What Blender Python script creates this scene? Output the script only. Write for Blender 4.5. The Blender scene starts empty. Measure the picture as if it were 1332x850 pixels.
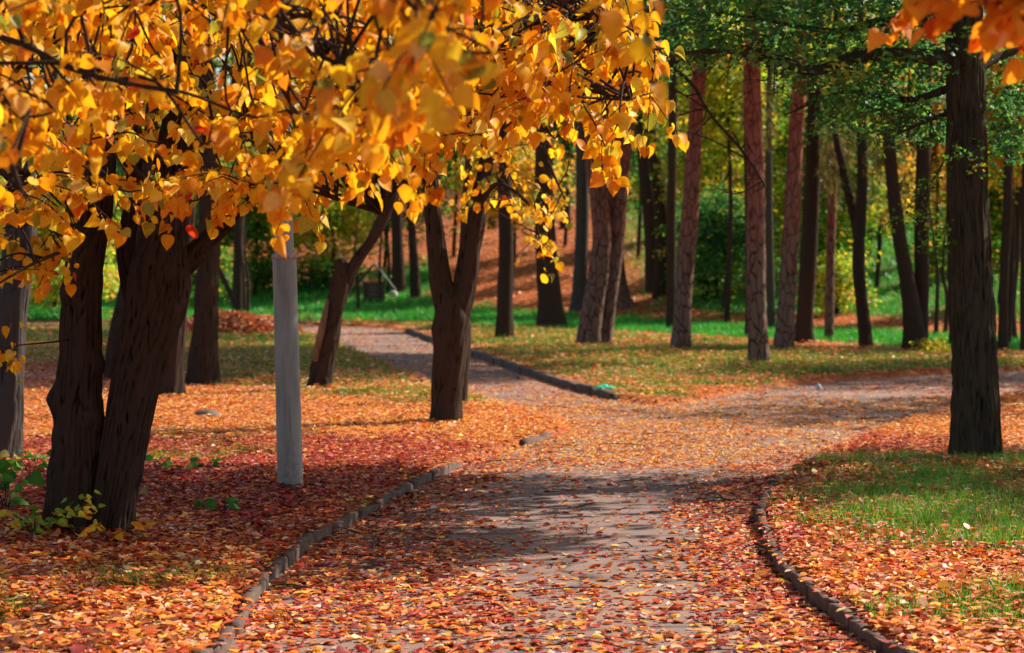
import bpy, math, random
import numpy as np
from mathutils import Vector

# ------------------------------------------------------------------ camera, sky, sun, exposure
SC = bpy.context.scene
COL = SC.collection
F, YH, EYE = 3145.0, 340.0, 1.6          # focal length in photo pixels, horizon row, eye height

cam_data = bpy.data.cameras.new('camera')
cam = bpy.data.objects.new('camera', cam_data)
COL.objects.link(cam)
cam.location = (0, 0, EYE)
cam.rotation_euler = (math.radians(90), 0, 0)
cam_data.sensor_width = 36.0
cam_data.lens = F / 1332 * 36
cam_data.shift_y = -(425 - YH) / 1332
cam_data.clip_start = 0.1
cam_data.clip_end = 2000
cam_data.dof.use_dof = True
cam_data.dof.focus_distance = 13.0
cam_data.dof.aperture_fstop = 4.2
SC.camera = cam

SUN_EL, SUN_AZ = 38.0, 58.0              # azimuth measured from +Y towards +X
el, az = math.radians(SUN_EL), math.radians(SUN_AZ)
SUN = Vector((math.sin(az) * math.cos(el), math.cos(az) * math.cos(el), math.sin(el)))
world = bpy.data.worlds.new('World')
SC.world = world
world.use_nodes = True
wn = world.node_tree.nodes
sky = wn.new('ShaderNodeTexSky')
sky.sky_type = 'NISHITA'
sky.sun_disc = False
sky.sun_elevation = el
sky.sun_rotation = az
wn['Background'].inputs['Strength'].default_value = 0.085
world.node_tree.links.new(sky.outputs['Color'], wn['Background'].inputs['Color'])

sun_data = bpy.data.lights.new('sun', 'SUN')
sun_data.energy = 5.0
sun_data.angle = math.radians(0.5)
sun_data.color = (1.0, 0.93, 0.82)
sun = bpy.data.objects.new('sun', sun_data)
COL.objects.link(sun)
sun.rotation_euler = (-SUN).to_track_quat('-Z', 'Y').to_euler()

SC.view_settings.view_transform = 'Standard'
SC.view_settings.look = 'None'
SC.view_settings.gamma = 1
SC.view_settings.exposure = 0.95
SC.cycles.use_denoising = True
SC.cycles.use_adaptive_sampling = True
SC.cycles.adaptive_threshold = 0.02
SC.cycles.max_bounces = 8
SC.cycles.diffuse_bounces = 4
SC.cycles.glossy_bounces = 2
SC.cycles.transmission_bounces = 4
SC.cycles.transparent_max_bounces = 4
SC.cycles.caustics_reflective = False
SC.cycles.caustics_refractive = False

# ------------------------------------------------------------------ helpers
rng = np.random.default_rng(11)
random.seed(5)


def s2l(r, g, b):
    c = np.array([r, g, b], float) / 255
    return np.where(c <= 0.04045, c / 12.92, ((c + 0.055) / 1.055) ** 2.4)


def G(u, v, z=0.0):                       # photo pixel on level ground -> world
    d = F * (EYE - z) / (v - YH)
    return np.array([(u - 666) / F * d, d, z])


def P(u, v, d):                           # photo pixel at a given distance -> world
    return np.array([(u - 666) / F * d, d, EYE + (YH - v) / F * d])


_perm = np.random.default_rng(3).permutation(256)
_perm = np.concatenate([_perm, _perm, _perm])
_vals = np.random.default_rng(4).random(256)


def vnoise(p):
    p = np.asarray(p, float)
    if p.shape[-1] == 2:
        p = np.concatenate([p, np.zeros(p.shape[:-1] + (1,))], -1)
    i = np.floor(p).astype(int)
    f = p - i
    f = f * f * (3 - 2 * f)
    i &= 255
    out = 0
    for dx in (0, 1):
        for dy in (0, 1):
            for dz in (0, 1):
                h = _perm[_perm[_perm[(i[..., 0] + dx) & 255] + ((i[..., 1] + dy) & 255)] + ((i[..., 2] + dz) & 255)]
                w = (f[..., 0] if dx else 1 - f[..., 0]) * (f[..., 1] if dy else 1 - f[..., 1]) * (f[..., 2] if dz else 1 - f[..., 2])
                out = out + _vals[h] * w
    return out


def fbm(p, o=3):
    p = np.asarray(p, float)
    s, a, t = 0, 0.5, 0
    for k in range(o):
        s = s + a * vnoise(p * 2 ** k + 17.3 * k)
        t += a
        a *= 0.5
    return s / t


def sstep(a, b, x):
    t = np.clip((x - a) / (b - a), 0, 1)
    return t * t * (3 - 2 * t)


def mesh_from(name, verts, faces, cols=None, smooth=False, mat=None, attrs=None):
    """faces: one int array (n,3) or (n,4), or a list of those."""
    me = bpy.data.meshes.new(name)
    verts = np.asarray(verts, np.float32).reshape(-1, 3)
    fl = faces if isinstance(faces, list) else [faces]
    fl = [np.asarray(f, np.int32) for f in fl if len(f)]
    me.vertices.add(len(verts))
    me.vertices.foreach_set('co', verts.ravel())
    loops = np.concatenate([f.ravel() for f in fl])
    sizes = np.concatenate([np.full(len(f), f.shape[1], np.int32) for f in fl])
    me.loops.add(len(loops))
    me.loops.foreach_set('vertex_index', loops)
    me.polygons.add(len(sizes))
    me.polygons.foreach_set('loop_start', np.concatenate([[0], np.cumsum(sizes)[:-1]]).astype(np.int32))
    if smooth:
        me.polygons.foreach_set('use_smooth', np.ones(len(sizes), bool))
    if cols is not None:
        c = np.ones((len(verts), 4), np.float32)
        c[:, :3] = cols
        a = me.attributes.new('col', 'FLOAT_COLOR', 'POINT')
        a.data.foreach_set('color', c.ravel())
    for k, val in (attrs or {}).items():
        a = me.attributes.new(k, 'FLOAT', 'POINT')
        a.data.foreach_set('value', np.asarray(val, np.float32))
    me.update(calc_edges=True)
    if mat:
        me.materials.append(mat)
    return me


def obj(name, me, parent=None, loc=None):
    o = bpy.data.objects.new(name, me)
    COL.objects.link(o)
    if parent:
        o.parent = parent
    if loc is not None:
        o.location = [float(q) for q in loc]
    return o


def tag(o, label=None, cat=None, group=None, kind=None):
    for k, v in (('label', label), ('category', cat), ('group', group), ('kind', kind)):
        if v:
            o[k] = v
    return o


def empty(name, loc):
    o = bpy.data.objects.new(name, None)
    o.empty_display_size = 0.2
    COL.objects.link(o)
    o.location = [float(q) for q in loc]
    return o


# ------------------------------------------------------------------ materials
class N:
    def __init__(self, name):
        self.m = bpy.data.materials.new(name)
        self.m.use_nodes = True
        self.t = self.m.node_tree
        self.b = self.t.nodes['Principled BSDF']
        self.out = self.t.nodes['Material Output']

    def n(self, typ, **kw):
        x = self.t.nodes.new(typ)
        for k, v in kw.items():
            setattr(x, k, v)
        return x

    def l(self, a, b):
        self.t.links.new(a, b)

    def coord(self, scale=(1, 1, 1), world=False):
        if world:
            src = self.n('ShaderNodeNewGeometry').outputs['Position']
        else:
            src = self.n('ShaderNodeTexCoord').outputs['Object']
        mp = self.n('ShaderNodeMapping')
        mp.inputs['Scale'].default_value = scale
        self.l(src, mp.inputs['Vector'])
        return mp.outputs['Vector']

    def noise(self, vec, scale, detail=4, rough=0.6):
        x = self.n('ShaderNodeTexNoise')
        x.inputs['Scale'].default_value = scale
        x.inputs['Detail'].default_value = detail
        x.inputs['Roughness'].default_value = rough
        self.l(vec, x.inputs['Vector'])
        return x.outputs['Fac']

    def ramp(self, fac, stops):
        r = self.n('ShaderNodeValToRGB')
        e = r.color_ramp.elements
        while len(e) < len(stops):
            e.new(0.5)
        for q, (p, c) in zip(e, stops):
            q.position = p
            q.color = (*[float(z) for z in c], 1)
        self.l(fac, r.inputs['Fac'])
        return r.outputs['Color']

    def mix(self, fac, a, b, mode='MIX'):
        x = self.n('ShaderNodeMix', data_type='RGBA', blend_type=mode)
        for sock, v in ((x.inputs[0], fac), (x.inputs[6], a), (x.inputs[7], b)):
            if hasattr(v, 'links'):
                self.l(v, sock)
            elif isinstance(v, (int, float)):
                sock.default_value = v
            else:
                sock.default_value = (*[float(z) for z in v], 1)
        return x.outputs[2]

    def math(self, op, a, b=0.0):
        x = self.n('ShaderNodeMath', operation=op)
        for sock, v in ((x.inputs[0], a), (x.inputs[1], b)):
            if hasattr(v, 'links'):
                self.l(v, sock)
            else:
                sock.default_value = v
        return x.outputs[0]

    def attr(self, name):
        return self.n('ShaderNodeAttribute', attribute_name=name)

    def bump(self, h, strength, dist):
        x = self.n('ShaderNodeBump')
        x.inputs['Strength'].default_value = strength
        x.inputs['Distance'].default_value = dist
        self.l(h, x.inputs['Height'])
        self.l(x.outputs['Normal'], self.b.inputs['Normal'])

    def set(self, **kw):
        for k, v in kw.items():
            self.b.inputs[k.replace('_', ' ')].default_value = v


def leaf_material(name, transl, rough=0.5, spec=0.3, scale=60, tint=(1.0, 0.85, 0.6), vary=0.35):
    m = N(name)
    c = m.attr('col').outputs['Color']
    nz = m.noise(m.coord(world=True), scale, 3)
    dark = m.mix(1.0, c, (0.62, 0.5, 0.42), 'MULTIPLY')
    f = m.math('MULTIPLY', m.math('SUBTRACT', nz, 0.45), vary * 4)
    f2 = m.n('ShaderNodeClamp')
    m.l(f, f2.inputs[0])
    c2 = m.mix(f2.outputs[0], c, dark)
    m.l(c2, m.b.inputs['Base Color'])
    m.set(Roughness=rough)
    m.b.inputs['Specular IOR Level'].default_value = spec
    tr = m.n('ShaderNodeBsdfTranslucent')
    m.l(m.mix(1.0, c2, tint, 'MULTIPLY'), tr.inputs['Color'])
    mx = m.n('ShaderNodeMixShader')
    mx.inputs[0].default_value = transl
    m.l(m.b.outputs[0], mx.inputs[1])
    m.l(tr.outputs[0], mx.inputs[2])
    m.l(mx.outputs[0], m.out.inputs['Surface'])
    return m.m


M = {}
M['leaf'] = leaf_material('autumn leaf', 0.5, 0.5, 0.2, 80, (1.05, 1.08, 0.6), 0.32)
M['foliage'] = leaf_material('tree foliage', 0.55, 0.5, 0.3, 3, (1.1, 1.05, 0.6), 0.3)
M['litter'] = leaf_material('fallen leaf', 0.2, 0.5, 0.35, 50, (1.0, 0.8, 0.6), 0.4)
M['grass'] = leaf_material('grass blade', 0.35, 0.45, 0.3, 20, (1.0, 1.1, 0.5), 0.3)


def bark_material(name, dark, mid, light, moss=None, hi=None, plates=False):
    m = N(name)
    v = m.coord((1, 1, 0.14))
    n1 = m.noise(v, 42, 6, 0.65)
    n2 = m.noise(m.coord((1, 1, 0.5)), 5, 4)
    rd = m.n('ShaderNodeTexNoise', noise_type='RIDGED_MULTIFRACTAL')
    rd.inputs['Scale'].default_value = 34
    rd.inputs['Detail'].default_value = 3
    rd.inputs['Distortion'].default_value = 0.9
    m.l(v, rd.inputs['Vector'])
    h = m.math('ADD', m.math('MULTIPLY', n1, 0.7), m.math('MULTIPLY', m.math('SUBTRACT', 1.6, rd.outputs['Fac']), 0.28))
    h = m.math('ADD', h, m.math('MULTIPLY', m.attr('ridge').outputs['Fac'], 0.34))
    if plates:
        nd = m.n('ShaderNodeTexNoise')
        nd.inputs['Scale'].default_value = 6
        vv = m.coord((1, 1, 0.33))
        m.l(vv, nd.inputs['Vector'])
        wb = m.n('ShaderNodeMix', data_type='VECTOR')
        wb.inputs[0].default_value = 0.12
        m.l(vv, wb.inputs[4])
        m.l(nd.outputs['Color'], wb.inputs[5])
        vo = m.n('ShaderNodeTexVoronoi', feature='DISTANCE_TO_EDGE')
        vo.inputs['Scale'].default_value = 13
        m.l(wb.outputs[1], vo.inputs['Vector'])
        h = m.math('ADD', m.math('MULTIPLY', h, 0.6), m.math('MINIMUM', m.math('MULTIPLY', vo.outputs['Distance'], 2.4), 0.34))
    c = m.ramp(h, [(0.42, dark), (0.52, mid), (0.7, light)])
    c = m.mix(m.math('MULTIPLY', n2, 0.25), c, mid)
    if hi is not None:                    # pines: flaking red-orange bark higher up the stem
        sx = m.n('ShaderNodeSeparateXYZ')
        m.l(m.n('ShaderNodeTexCoord').outputs['Object'], sx.inputs[0])
        hz = m.math('ADD', sx.outputs['Z'], m.math('MULTIPLY', m.math('SUBTRACT', n2, 0.5), 3.0))
        mr = m.n('ShaderNodeMapRange')
        mr.inputs['From Min'].default_value = 1.2
        mr.inputs['From Max'].default_value = 4.5
        m.l(hz, mr.inputs['Value'])
        hc = m.ramp(h, [(0.4, np.array(hi) * 0.45), (0.7, hi), (0.95, np.array(hi) * 1.25)])
        c = m.mix(mr.outputs[0], c, hc)
    if moss is not None:
        n3 = m.noise(m.coord((1, 1, 0.4)), 9, 5)
        f = m.ramp(n3, [(0.5, (0, 0, 0)), (0.7, (0.7, 0.7, 0.7))])
        c = m.mix(f, c, moss)
    m.l(c, m.b.inputs['Base Color'])
    m.set(Roughness=0.9)
    m.b.inputs['Specular IOR Level'].default_value = 0.02
    m.bump(h, 1.0, 0.035)
    return m.m


M['bark'] = bark_material('dark furrowed bark', (0.0015, 0.001, 0.0008), (0.0095, 0.006, 0.0042), (0.062, 0.04, 0.029))
M['bark_moss'] = bark_material('mossy furrowed bark', (0.002, 0.0014, 0.001), (0.0115, 0.0088, 0.0054), (0.075, 0.058, 0.037), moss=(0.022, 0.022, 0.01))
M['bark_pine'] = bark_material('pine bark', (0.012, 0.007, 0.006), (0.075, 0.038, 0.03), (0.2, 0.125, 0.1), hi=(0.30, 0.075, 0.045), plates=True)
M['bark_grey'] = bark_material('grey bark', (0.006, 0.005, 0.0045), (0.025, 0.02, 0.0175), (0.08, 0.067, 0.058))
M['bark_smooth'] = bark_material('brown bark', (0.003, 0.002, 0.0015), (0.014, 0.009, 0.007), (0.06, 0.04, 0.03))
m = N('bare broken wood')
c = m.ramp(m.noise(m.coord((1, 1, 0.08)), 30, 5), [(0.3, (0.05, 0.025, 0.015)), (0.6, (0.2, 0.1, 0.06)), (0.85, (0.36, 0.2, 0.13))])
m.l(c, m.b.inputs['Base Color'])
m.set(Roughness=0.8)
m.bump(m.noise(m.coord((1, 1, 0.08)), 50, 5), 0.6, 0.02)
M['wood'] = m.m

# asphalt
m = N('worn asphalt')
w = m.coord(world=True)
big = m.noise(w, 0.7, 5)
fine = m.noise(w, 160, 2)
c = m.ramp(big, [(0.3, s2l(104, 79, 70)), (0.55, s2l(128, 98, 86)), (0.75, s2l(162, 126, 106))])
c = m.mix(m.ramp(m.noise(w, 2.2, 6, 0.75), [(0.52, (0, 0, 0)), (0.66, (0.55, 0.55, 0.55))]), c, s2l(78, 60, 54))
c = m.mix(0.55, c, m.ramp(fine, [(0.3, s2l(80, 61, 54)), (0.7, s2l(152, 120, 104))]))
crk = m.n('ShaderNodeTexVoronoi', feature='DISTANCE_TO_EDGE')
crk.inputs['Scale'].default_value = 0.8
wob = m.n('ShaderNodeMix', data_type='VECTOR')
nzz = m.n('ShaderNodeTexNoise')
nzz.inputs['Scale'].default_value = 2.5
nzz.inputs['Detail'].default_value = 5
m.l(w, nzz.inputs['Vector'])
wob.inputs[0].default_value = 0.25
m.l(w, wob.inputs[4])
m.l(nzz.outputs['Color'], wob.inputs[5])
m.l(wob.outputs[1], crk.inputs['Vector'])
cf = m.ramp(crk.outputs['Distance'], [(0.0, (1, 1, 1)), (0.022, (0, 0, 0))])
c = m.mix(m.math('MULTIPLY', cf, 0.9), c, s2l(60, 50, 46))
m.l(c, m.b.inputs['Base Color'])
m.set(Roughness=0.85)
m.bump(fine, 0.5, 0.006)
M['asphalt'] = m.m

# ground
m = N('leaf-strewn soil')
w = m.coord(world=True)
n1 = m.noise(w, 24, 5, 0.7)
n2 = m.noise(w, 1.3, 4)
soil = m.ramp(n1, [(0.3, s2l(84, 46, 34)), (0.48, s2l(156, 84, 48)), (0.62, s2l(204, 128, 70)), (0.75, s2l(136, 64, 44))])
soil = m.mix(m.math('MULTIPLY', n2, 0.5), soil, s2l(146, 82, 56))
gr = m.ramp(n1, [(0.3, s2l(44, 66, 26)), (0.55, s2l(74, 104, 40)), (0.75, s2l(110, 130, 60))])
c = m.mix(m.attr('grass').outputs['Fac'], soil, gr)
m.l(c, m.b.inputs['Base Color'])
m.set(Roughness=0.95)
m.b.inputs['Specular IOR Level'].default_value = 0.1
m.bump(n1, 0.9, 0.03)
M['ground'] = m.m

m = N('kerb concrete')
w = m.coord(world=True)
n1 = m.noise(w, 14, 6, 0.7)
c = m.ramp(n1, [(0.3, s2l(56, 38, 32)), (0.55, s2l(92, 66, 54)), (0.75, s2l(126, 98, 82))])
c = m.mix(m.ramp(m.noise(w, 3, 4), [(0.45, (0, 0, 0)), (0.7, (0.6, 0.6, 0.6))]), c, s2l(70, 58, 42))
m.l(c, m.b.inputs['Base Color'])
m.set(Roughness=0.9)
m.bump(m.noise(w, 70, 4), 0.6, 0.012)
M['kerb'] = m.m

m = N('grey painted steel')
v = m.coord((1, 1, 0.12))
c = m.ramp(m.noise(v, 16, 6, 0.65), [(0.3, s2l(110, 106, 97)), (0.5, s2l(134, 129, 119)), (0.7, s2l(150, 145, 134))])
st = m.ramp(m.noise(m.coord((1, 1, 0.05)), 34, 4), [(0.6, (0, 0, 0)), (0.75, (0.75, 0.75, 0.75))])
c = m.mix(st, c, s2l(104, 94, 84))
sx = m.n('ShaderNodeSeparateXYZ')
m.l(m.n('ShaderNodeTexCoord').outputs['Object'], sx.inputs[0])
mr = m.n('ShaderNodeMapRange')
mr.inputs['From Min'].default_value = 0.42
mr.inputs['From Max'].default_value = 0.0
m.l(sx.outputs['Z'], mr.inputs['Value'])
sp = m.ramp(m.noise(m.coord(), 34, 5), [(0.42, (0, 0, 0)), (0.62, (1, 1, 1))])
c = m.mix(m.math('MULTIPLY', m.math('MULTIPLY', mr.outputs[0], sp), 0.85), c, s2l(112, 84, 64))
m.l(c, m.b.inputs['Base Color'])
m.set(Roughness=0.55)
m.bump(m.noise(m.coord(), 60, 4), 0.15, 0.005)
M['steel'] = m.m
m = N('rusty weld')
m.l(m.ramp(m.noise(m.coord(), 40, 4), [(0.35, s2l(176, 160, 146)), (0.65, s2l(140, 100, 74))]), m.b.inputs['Base Color'])
m.set(Roughness=0.8)
M['rust'] = m.m


def plain(name, a, b, scale=20, rough=0.8, bump=0.4, tr=False):
    m = N(name)
    n1 = m.noise(m.coord(), scale, 5)
    m.l(m.ramp(n1, [(0.3, a), (0.7, b)]), m.b.inputs['Base Color'])
    m.set(Roughness=rough)
    m.bump(n1, bump, 0.02)
    return m.m


M['stone'] = plain('dark stone', s2l(58, 48, 46), s2l(110, 94, 88), 9)
M['white_stone'] = plain('pale stone', s2l(176, 168, 158), s2l(225, 220, 210), 9)
M['plastic'] = plain('turquoise plastic', s2l(20, 150, 116), s2l(60, 200, 160), 12, 0.35, 0.1)
M['plank'] = plain('weathered plank', s2l(70, 54, 44), s2l(120, 100, 84), 14)
M['roofing'] = plain('dark roof boards', s2l(46, 40, 38), s2l(76, 66, 60), 14)
M['lamp_glass'] = plain('frosted lamp cover', s2l(205, 205, 198), s2l(228, 228, 222), 6, 0.35, 0.0)

# ------------------------------------------------------------------ palettes (linear colours)
def pal(*items):
    c = np.array([s2l(*i[:3]) for i in items])
    w = np.array([i[3] for i in items], float)
    return c, w / w.sum()


PAL = {
    'yellow': pal((252, 194, 46, 6), (250, 180, 38, 6), (246, 164, 32, 4), (255, 210, 80, 3), (238, 146, 32, 2.2), (184, 176, 66, 1.2), (200, 60, 36, 0.25), (140, 146, 66, 0.8)),
    'near': pal((252, 188, 40, 6), (250, 174, 34, 6), (244, 156, 30, 4), (253, 204, 66, 2.5), (146, 148, 70, 1.4), (196, 54, 36, 0.3), (234, 138, 34, 1.6), (240, 190, 104, 0.6)),
    'orange': pal((240, 152, 36, 6), (232, 136, 34, 5), (246, 172, 50, 3), (206, 80, 40, 0.8), (240, 186, 130, 1)),
    'litter': pal((228, 124, 52, 6), (212, 98, 50, 5), (236, 154, 70, 4), (192, 70, 50, 3.4), (240, 184, 92, 2.6), (234, 182, 152, 3.6), (156, 52, 46, 2), (132, 78, 56, 2.4), (206, 146, 116, 2.6)),  # pale tones: leaf undersides, weighted up to carry sun glint in the colour
    'litter_shade_red': pal((178, 50, 44, 6), (150, 42, 42, 5), (200, 80, 58, 3.5), (210, 124, 100, 2), (116, 38, 36, 3), (212, 100, 48, 2.4), (226, 170, 148, 1.2), (230, 150, 66, 1)),  # red leaf mix that also holds the magenta cast of the shade
    'litter_yellow': pal((238, 160, 56, 6), (244, 186, 76, 4), (228, 132, 52, 5), (208, 96, 48, 2.2), (236, 194, 146, 3), (160, 92, 58, 1.5)),
    'litter_far': pal((230, 134, 62, 5), (214, 104, 52, 4), (242, 168, 80, 4.5), (178, 74, 50, 2), (242, 196, 140, 3), (150, 84, 58, 1.2)),
    'green': pal((74, 136, 50, 5), (100, 160, 50, 4), (134, 178, 56, 3), (54, 104, 48, 3), (204, 196, 66, 1.8), (230, 178, 58, 1.4)),
    'dgreen': pal((54, 112, 64, 5), (46, 96, 58, 3), (76, 138, 62, 3), (112, 166, 66, 2), (170, 180, 66, 0.8)),
    'teal': pal((66, 124, 76, 5), (54, 106, 66, 4), (92, 150, 80, 3), (128, 170, 76, 1.6), (180, 180, 70, 0.5)),
    'ygreen': pal((148, 184, 54, 4), (198, 204, 66, 3), (106, 158, 50, 3), (236, 208, 72, 3), (240, 170, 56, 1.6)),
    'gold': pal((244, 204, 76, 4), (246, 184, 60, 3), (210, 196, 74, 3), (228, 140, 50, 1), (156, 176, 66, 2)),
    'rust': pal((204, 132, 62, 4), (224, 158, 70, 3), (176, 110, 58, 2), (140, 134, 64, 2.5)),
    'needle': pal((90, 84, 52, 3), (118, 104, 62, 3), (70, 80, 46, 2), (136, 112, 70, 1)),
    'grass': pal((84, 142, 42, 4), (108, 164, 50, 4), (64, 118, 38, 3), (150, 178, 78, 2), (170, 158, 90, 1.2)),
    'lawn': pal((104, 146, 48, 4), (84, 130, 42, 4), (140, 168, 70, 3), (172, 164, 92, 1.6), (70, 112, 40, 2)),
    'bright': pal((58, 152, 60, 5), (76, 172, 64, 4), (46, 128, 54, 2.5), (112, 190, 78, 2)),
}


def pick(p, n, jit=0.12):
    c, w = PAL[p]
    k = rng.choice(len(c), n, p=w)
    return c[k] * (1 + jit * rng.standard_normal((n, 1)).clip(-2, 2)) * (1 + 0.05 * rng.standard_normal((n, 3)).clip(-2, 2))


# ------------------------------------------------------------------ leaf templates (y along the leaf, x across, z normal)
def heart_template(fold, curl, twist=0.0, stalk=True, wid=1.0):
    half = [(0.22, 0.0), (0.42, 0.12), (0.5, 0.32), (0.44, 0.55), (0.28, 0.78), (0.1, 0.93)]
    mid = [(0, 0.08), (0, 0.35), (0, 0.65), (0, 1.06)]
    v = [(x, y) for x, y in mid] + [(x * wid, y) for x, y in half] + [(-x * wid, y) for x, y in half]
    v = np.array(v, float)
    z = fold * np.abs(v[:, 0]) - curl * v[:, 1] ** 2 + twist * v[:, 0] * v[:, 1]
    V = np.column_stack([v[:, 0], v[:, 1], z])
    t = []
    for o, flip in ((4, False), (10, True)):
        h = lambda i: o + i
        q = [(0, h(1), h(0)), (0, 1, h(1)), (h(1), 1, h(2)), (h(2), 1, h(3)), (1, 2, h(3)), (h(3), 2, h(4)), (h(4), 2, h(5)), (2, 3, h(5))]
        t += [(a, c, b) if not flip else (a, b, c) for a, b, c in q]
    if stalk:
        k = len(V)
        V = np.vstack([V, [(-0.012, 0.1, 0.005), (0.012, 0.1, 0.005), (0.012, -0.42, 0.1), (-0.012, -0.42, 0.1)]])
        t += [(k, k + 1, k + 2), (k, k + 2, k + 3)]
    V[:, 1] -= 0.45 if False else 0.0
    return V, np.array(t)


def maple_template(fold, curl):
    out = [(0.06, 0.0), (0.3, -0.06), (0.26, 0.12), (0.58, 0.22), (0.4, 0.36), (0.5, 0.62), (0.22, 0.6), (0.16, 0.78)]
    pts = [(0, 0.02)] + out + [(0, 1.05)] + [(-x, y) for x, y in out[::-1]]
    v = np.array(pts)
    z = fold * np.abs(v[:, 0]) - curl * (v[:, 1] - 0.2) ** 2 + 0.06 * np.sin(v[:, 0] * 9)
    V = np.column_stack([v, z])
    V = np.vstack([V, [(0, 0.32, 0.02)]])
    n = len(pts)
    t = [(n, (i + 1) % n, i) for i in range(n)]
    return V, np.array(t)


def six_template(fold, curl, wid=0.9):
    v = np.array([(0, 0), (-.42 * wid, .25), (-.38 * wid, .62), (0, 1), (.38 * wid, .62), (.42 * wid, .25)])
    z = fold * np.abs(v[:, 0]) - curl * (v[:, 1] - 0.4) ** 2
    z[1] += 0.1 * curl
    z[4] -= 0.12 * curl
    return np.column_stack([v, z]), np.array([(0, 2, 1), (0, 3, 2), (0, 4, 3), (0, 5, 4)])


def dia_template(fold, wid=0.75):
    v = np.array([(0, 0, 0), (-.5 * wid, .45, fold), (0, 1, 0), (.5 * wid, .45, fold)])
    return v, np.array([(0, 2, 1), (0, 3, 2)])


T_HEART = [heart_template(0.25, 0.25, 0.0), heart_template(0.6, 0.1, 0.25, wid=0.85), heart_template(0.1, 0.7, -0.3), heart_template(0.35, 0.35, 0.5, wid=1.1),
           heart_template(0.9, 0.5, 0.2, wid=0.8), heart_template(-0.25, 0.55, 0.4, wid=0.95), heart_template(0.5, -0.35, -0.5, wid=0.9), heart_template(1.3, 0.3, 0.0, wid=0.9)]
TSHADE = {}
_tr = np.random.default_rng(8)


def tshade(tv):
    """uneven ripening over a leaf: rims and blotches browner than the middle"""
    k = tv.tobytes()
    if k not in TSHADE:
        rim = np.clip(np.abs(tv[:, 0]) * 2 * 0.6 + np.abs(tv[:, 1] - 0.45) * 0.5, 0, 1)[:, None]
        TSHADE[k] = 1 - (rim * np.array([0.12, 0.3, 0.4])) * _tr.uniform(0.0, 1.6, (len(tv), 1)).clip(0, 1.3)
        TSHADE[k] = TSHADE[k].clip(0.35, 1)
    return TSHADE[k]


T_LIT = [heart_template(0.22, 0.22, 0.15, False), heart_template(0.4, 0.1, -0.2, False), heart_template(-0.15, 0.3, 0.25, False), maple_template(0.2, 0.2), maple_template(-0.1, 0.25)]
T_SIX = [six_template(0.22, 0.25), six_template(-0.15, 0.22), six_template(0.5, 0.15, 0.9), six_template(0.12, 0.45, 0.7), six_template(0.8, 0.2, 0.5)]
T_DIA = [dia_template(0.2), dia_template(-0.15, 0.9), dia_template(0.35, 0.6)]


def unit(a):
    return a / np.maximum(np.linalg.norm(a, axis=-1, keepdims=True), 1e-9)


def frames(t, n):
    t = unit(t)
    n = unit(n - (n * t).sum(-1, keepdims=True) * t)
    return np.stack([np.cross(t, n), t, n], -1)


class Leaves:
    """leaf positions, frames, sizes and colours; built as one mesh or as single leaf objects"""

    def __init__(self):
        self.p, self.R, self.s, self.c = [], [], [], []

    def add(self, p, R, s, c):
        self.p.append(np.asarray(p).reshape(-1, 3))
        self.R.append(R)
        self.s.append(np.asarray(s, float).ravel())
        self.c.append(c)

    def arrays(self):
        return np.concatenate(self.p), np.concatenate(self.R), np.concatenate(self.s), np.concatenate(self.c)


def leaf_mesh(name, p, R, s, c, templates, mat, stretch=None):
    V, Fc, C = [], [], []
    off = 0
    k = np.arange(len(p)) % len(templates)
    for i, (tv, tf) in enumerate(templates):
        sel = k == i
        if not sel.any():
            continue
        n = int(sel.sum())
        v = np.einsum('nij,kj->nki', R[sel], tv) * s[sel][:, None, None] + p[sel][:, None, :]
        V.append(v.reshape(-1, 3))
        Fc.append((tf[None] + (off + np.arange(n) * len(tv))[:, None, None]).reshape(-1, 3))
        C.append((c[sel][:, None] * (tshade(tv)[None] if len(tv) > 8 else 1.0) * np.ones((1, len(tv), 1))).reshape(-1, 3))
        off += n * len(tv)
    return mesh_from(name, np.concatenate(V), np.concatenate(Fc), np.concatenate(C), mat=mat)


from mathutils import Matrix


def single_leaves(name, parent, p, R, s, c, templates, mat, ncol=8, origin=None, tagger=None):
    """every leaf an object of its own; meshes shared between alike leaves"""
    base = np.zeros(3) if origin is None else np.asarray(origin)
    # quantise colours to ncol shades
    order = np.argsort(c @ np.array([0.3, 1.0, 0.4]))
    shade = np.empty(len(p), int)
    shade[order] = np.arange(len(p)) * ncol // max(len(p), 1)
    meshes = {}
    for i in range(len(p)):
        t = i % len(templates)
        key = (t, shade[i])
        if key not in meshes:
            tv, tf = templates[t]
            meshes[key] = mesh_from(name, tv, tf, np.repeat(c[i][None], len(tv), 0) * tshade(tv), mat=mat)
        o = bpy.data.objects.new(name, meshes[key])
        m4 = np.eye(4)
        m4[:3, :3] = R[i] * s[i]
        m4[:3, 3] = p[i] - base
        o.matrix_local = Matrix(m4.tolist())
        COL.objects.link(o)
        if parent:
            o.parent = parent
            o.matrix_local = Matrix(m4.tolist())
        if tagger:
            tagger(o, p[i], c[i])


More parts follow.
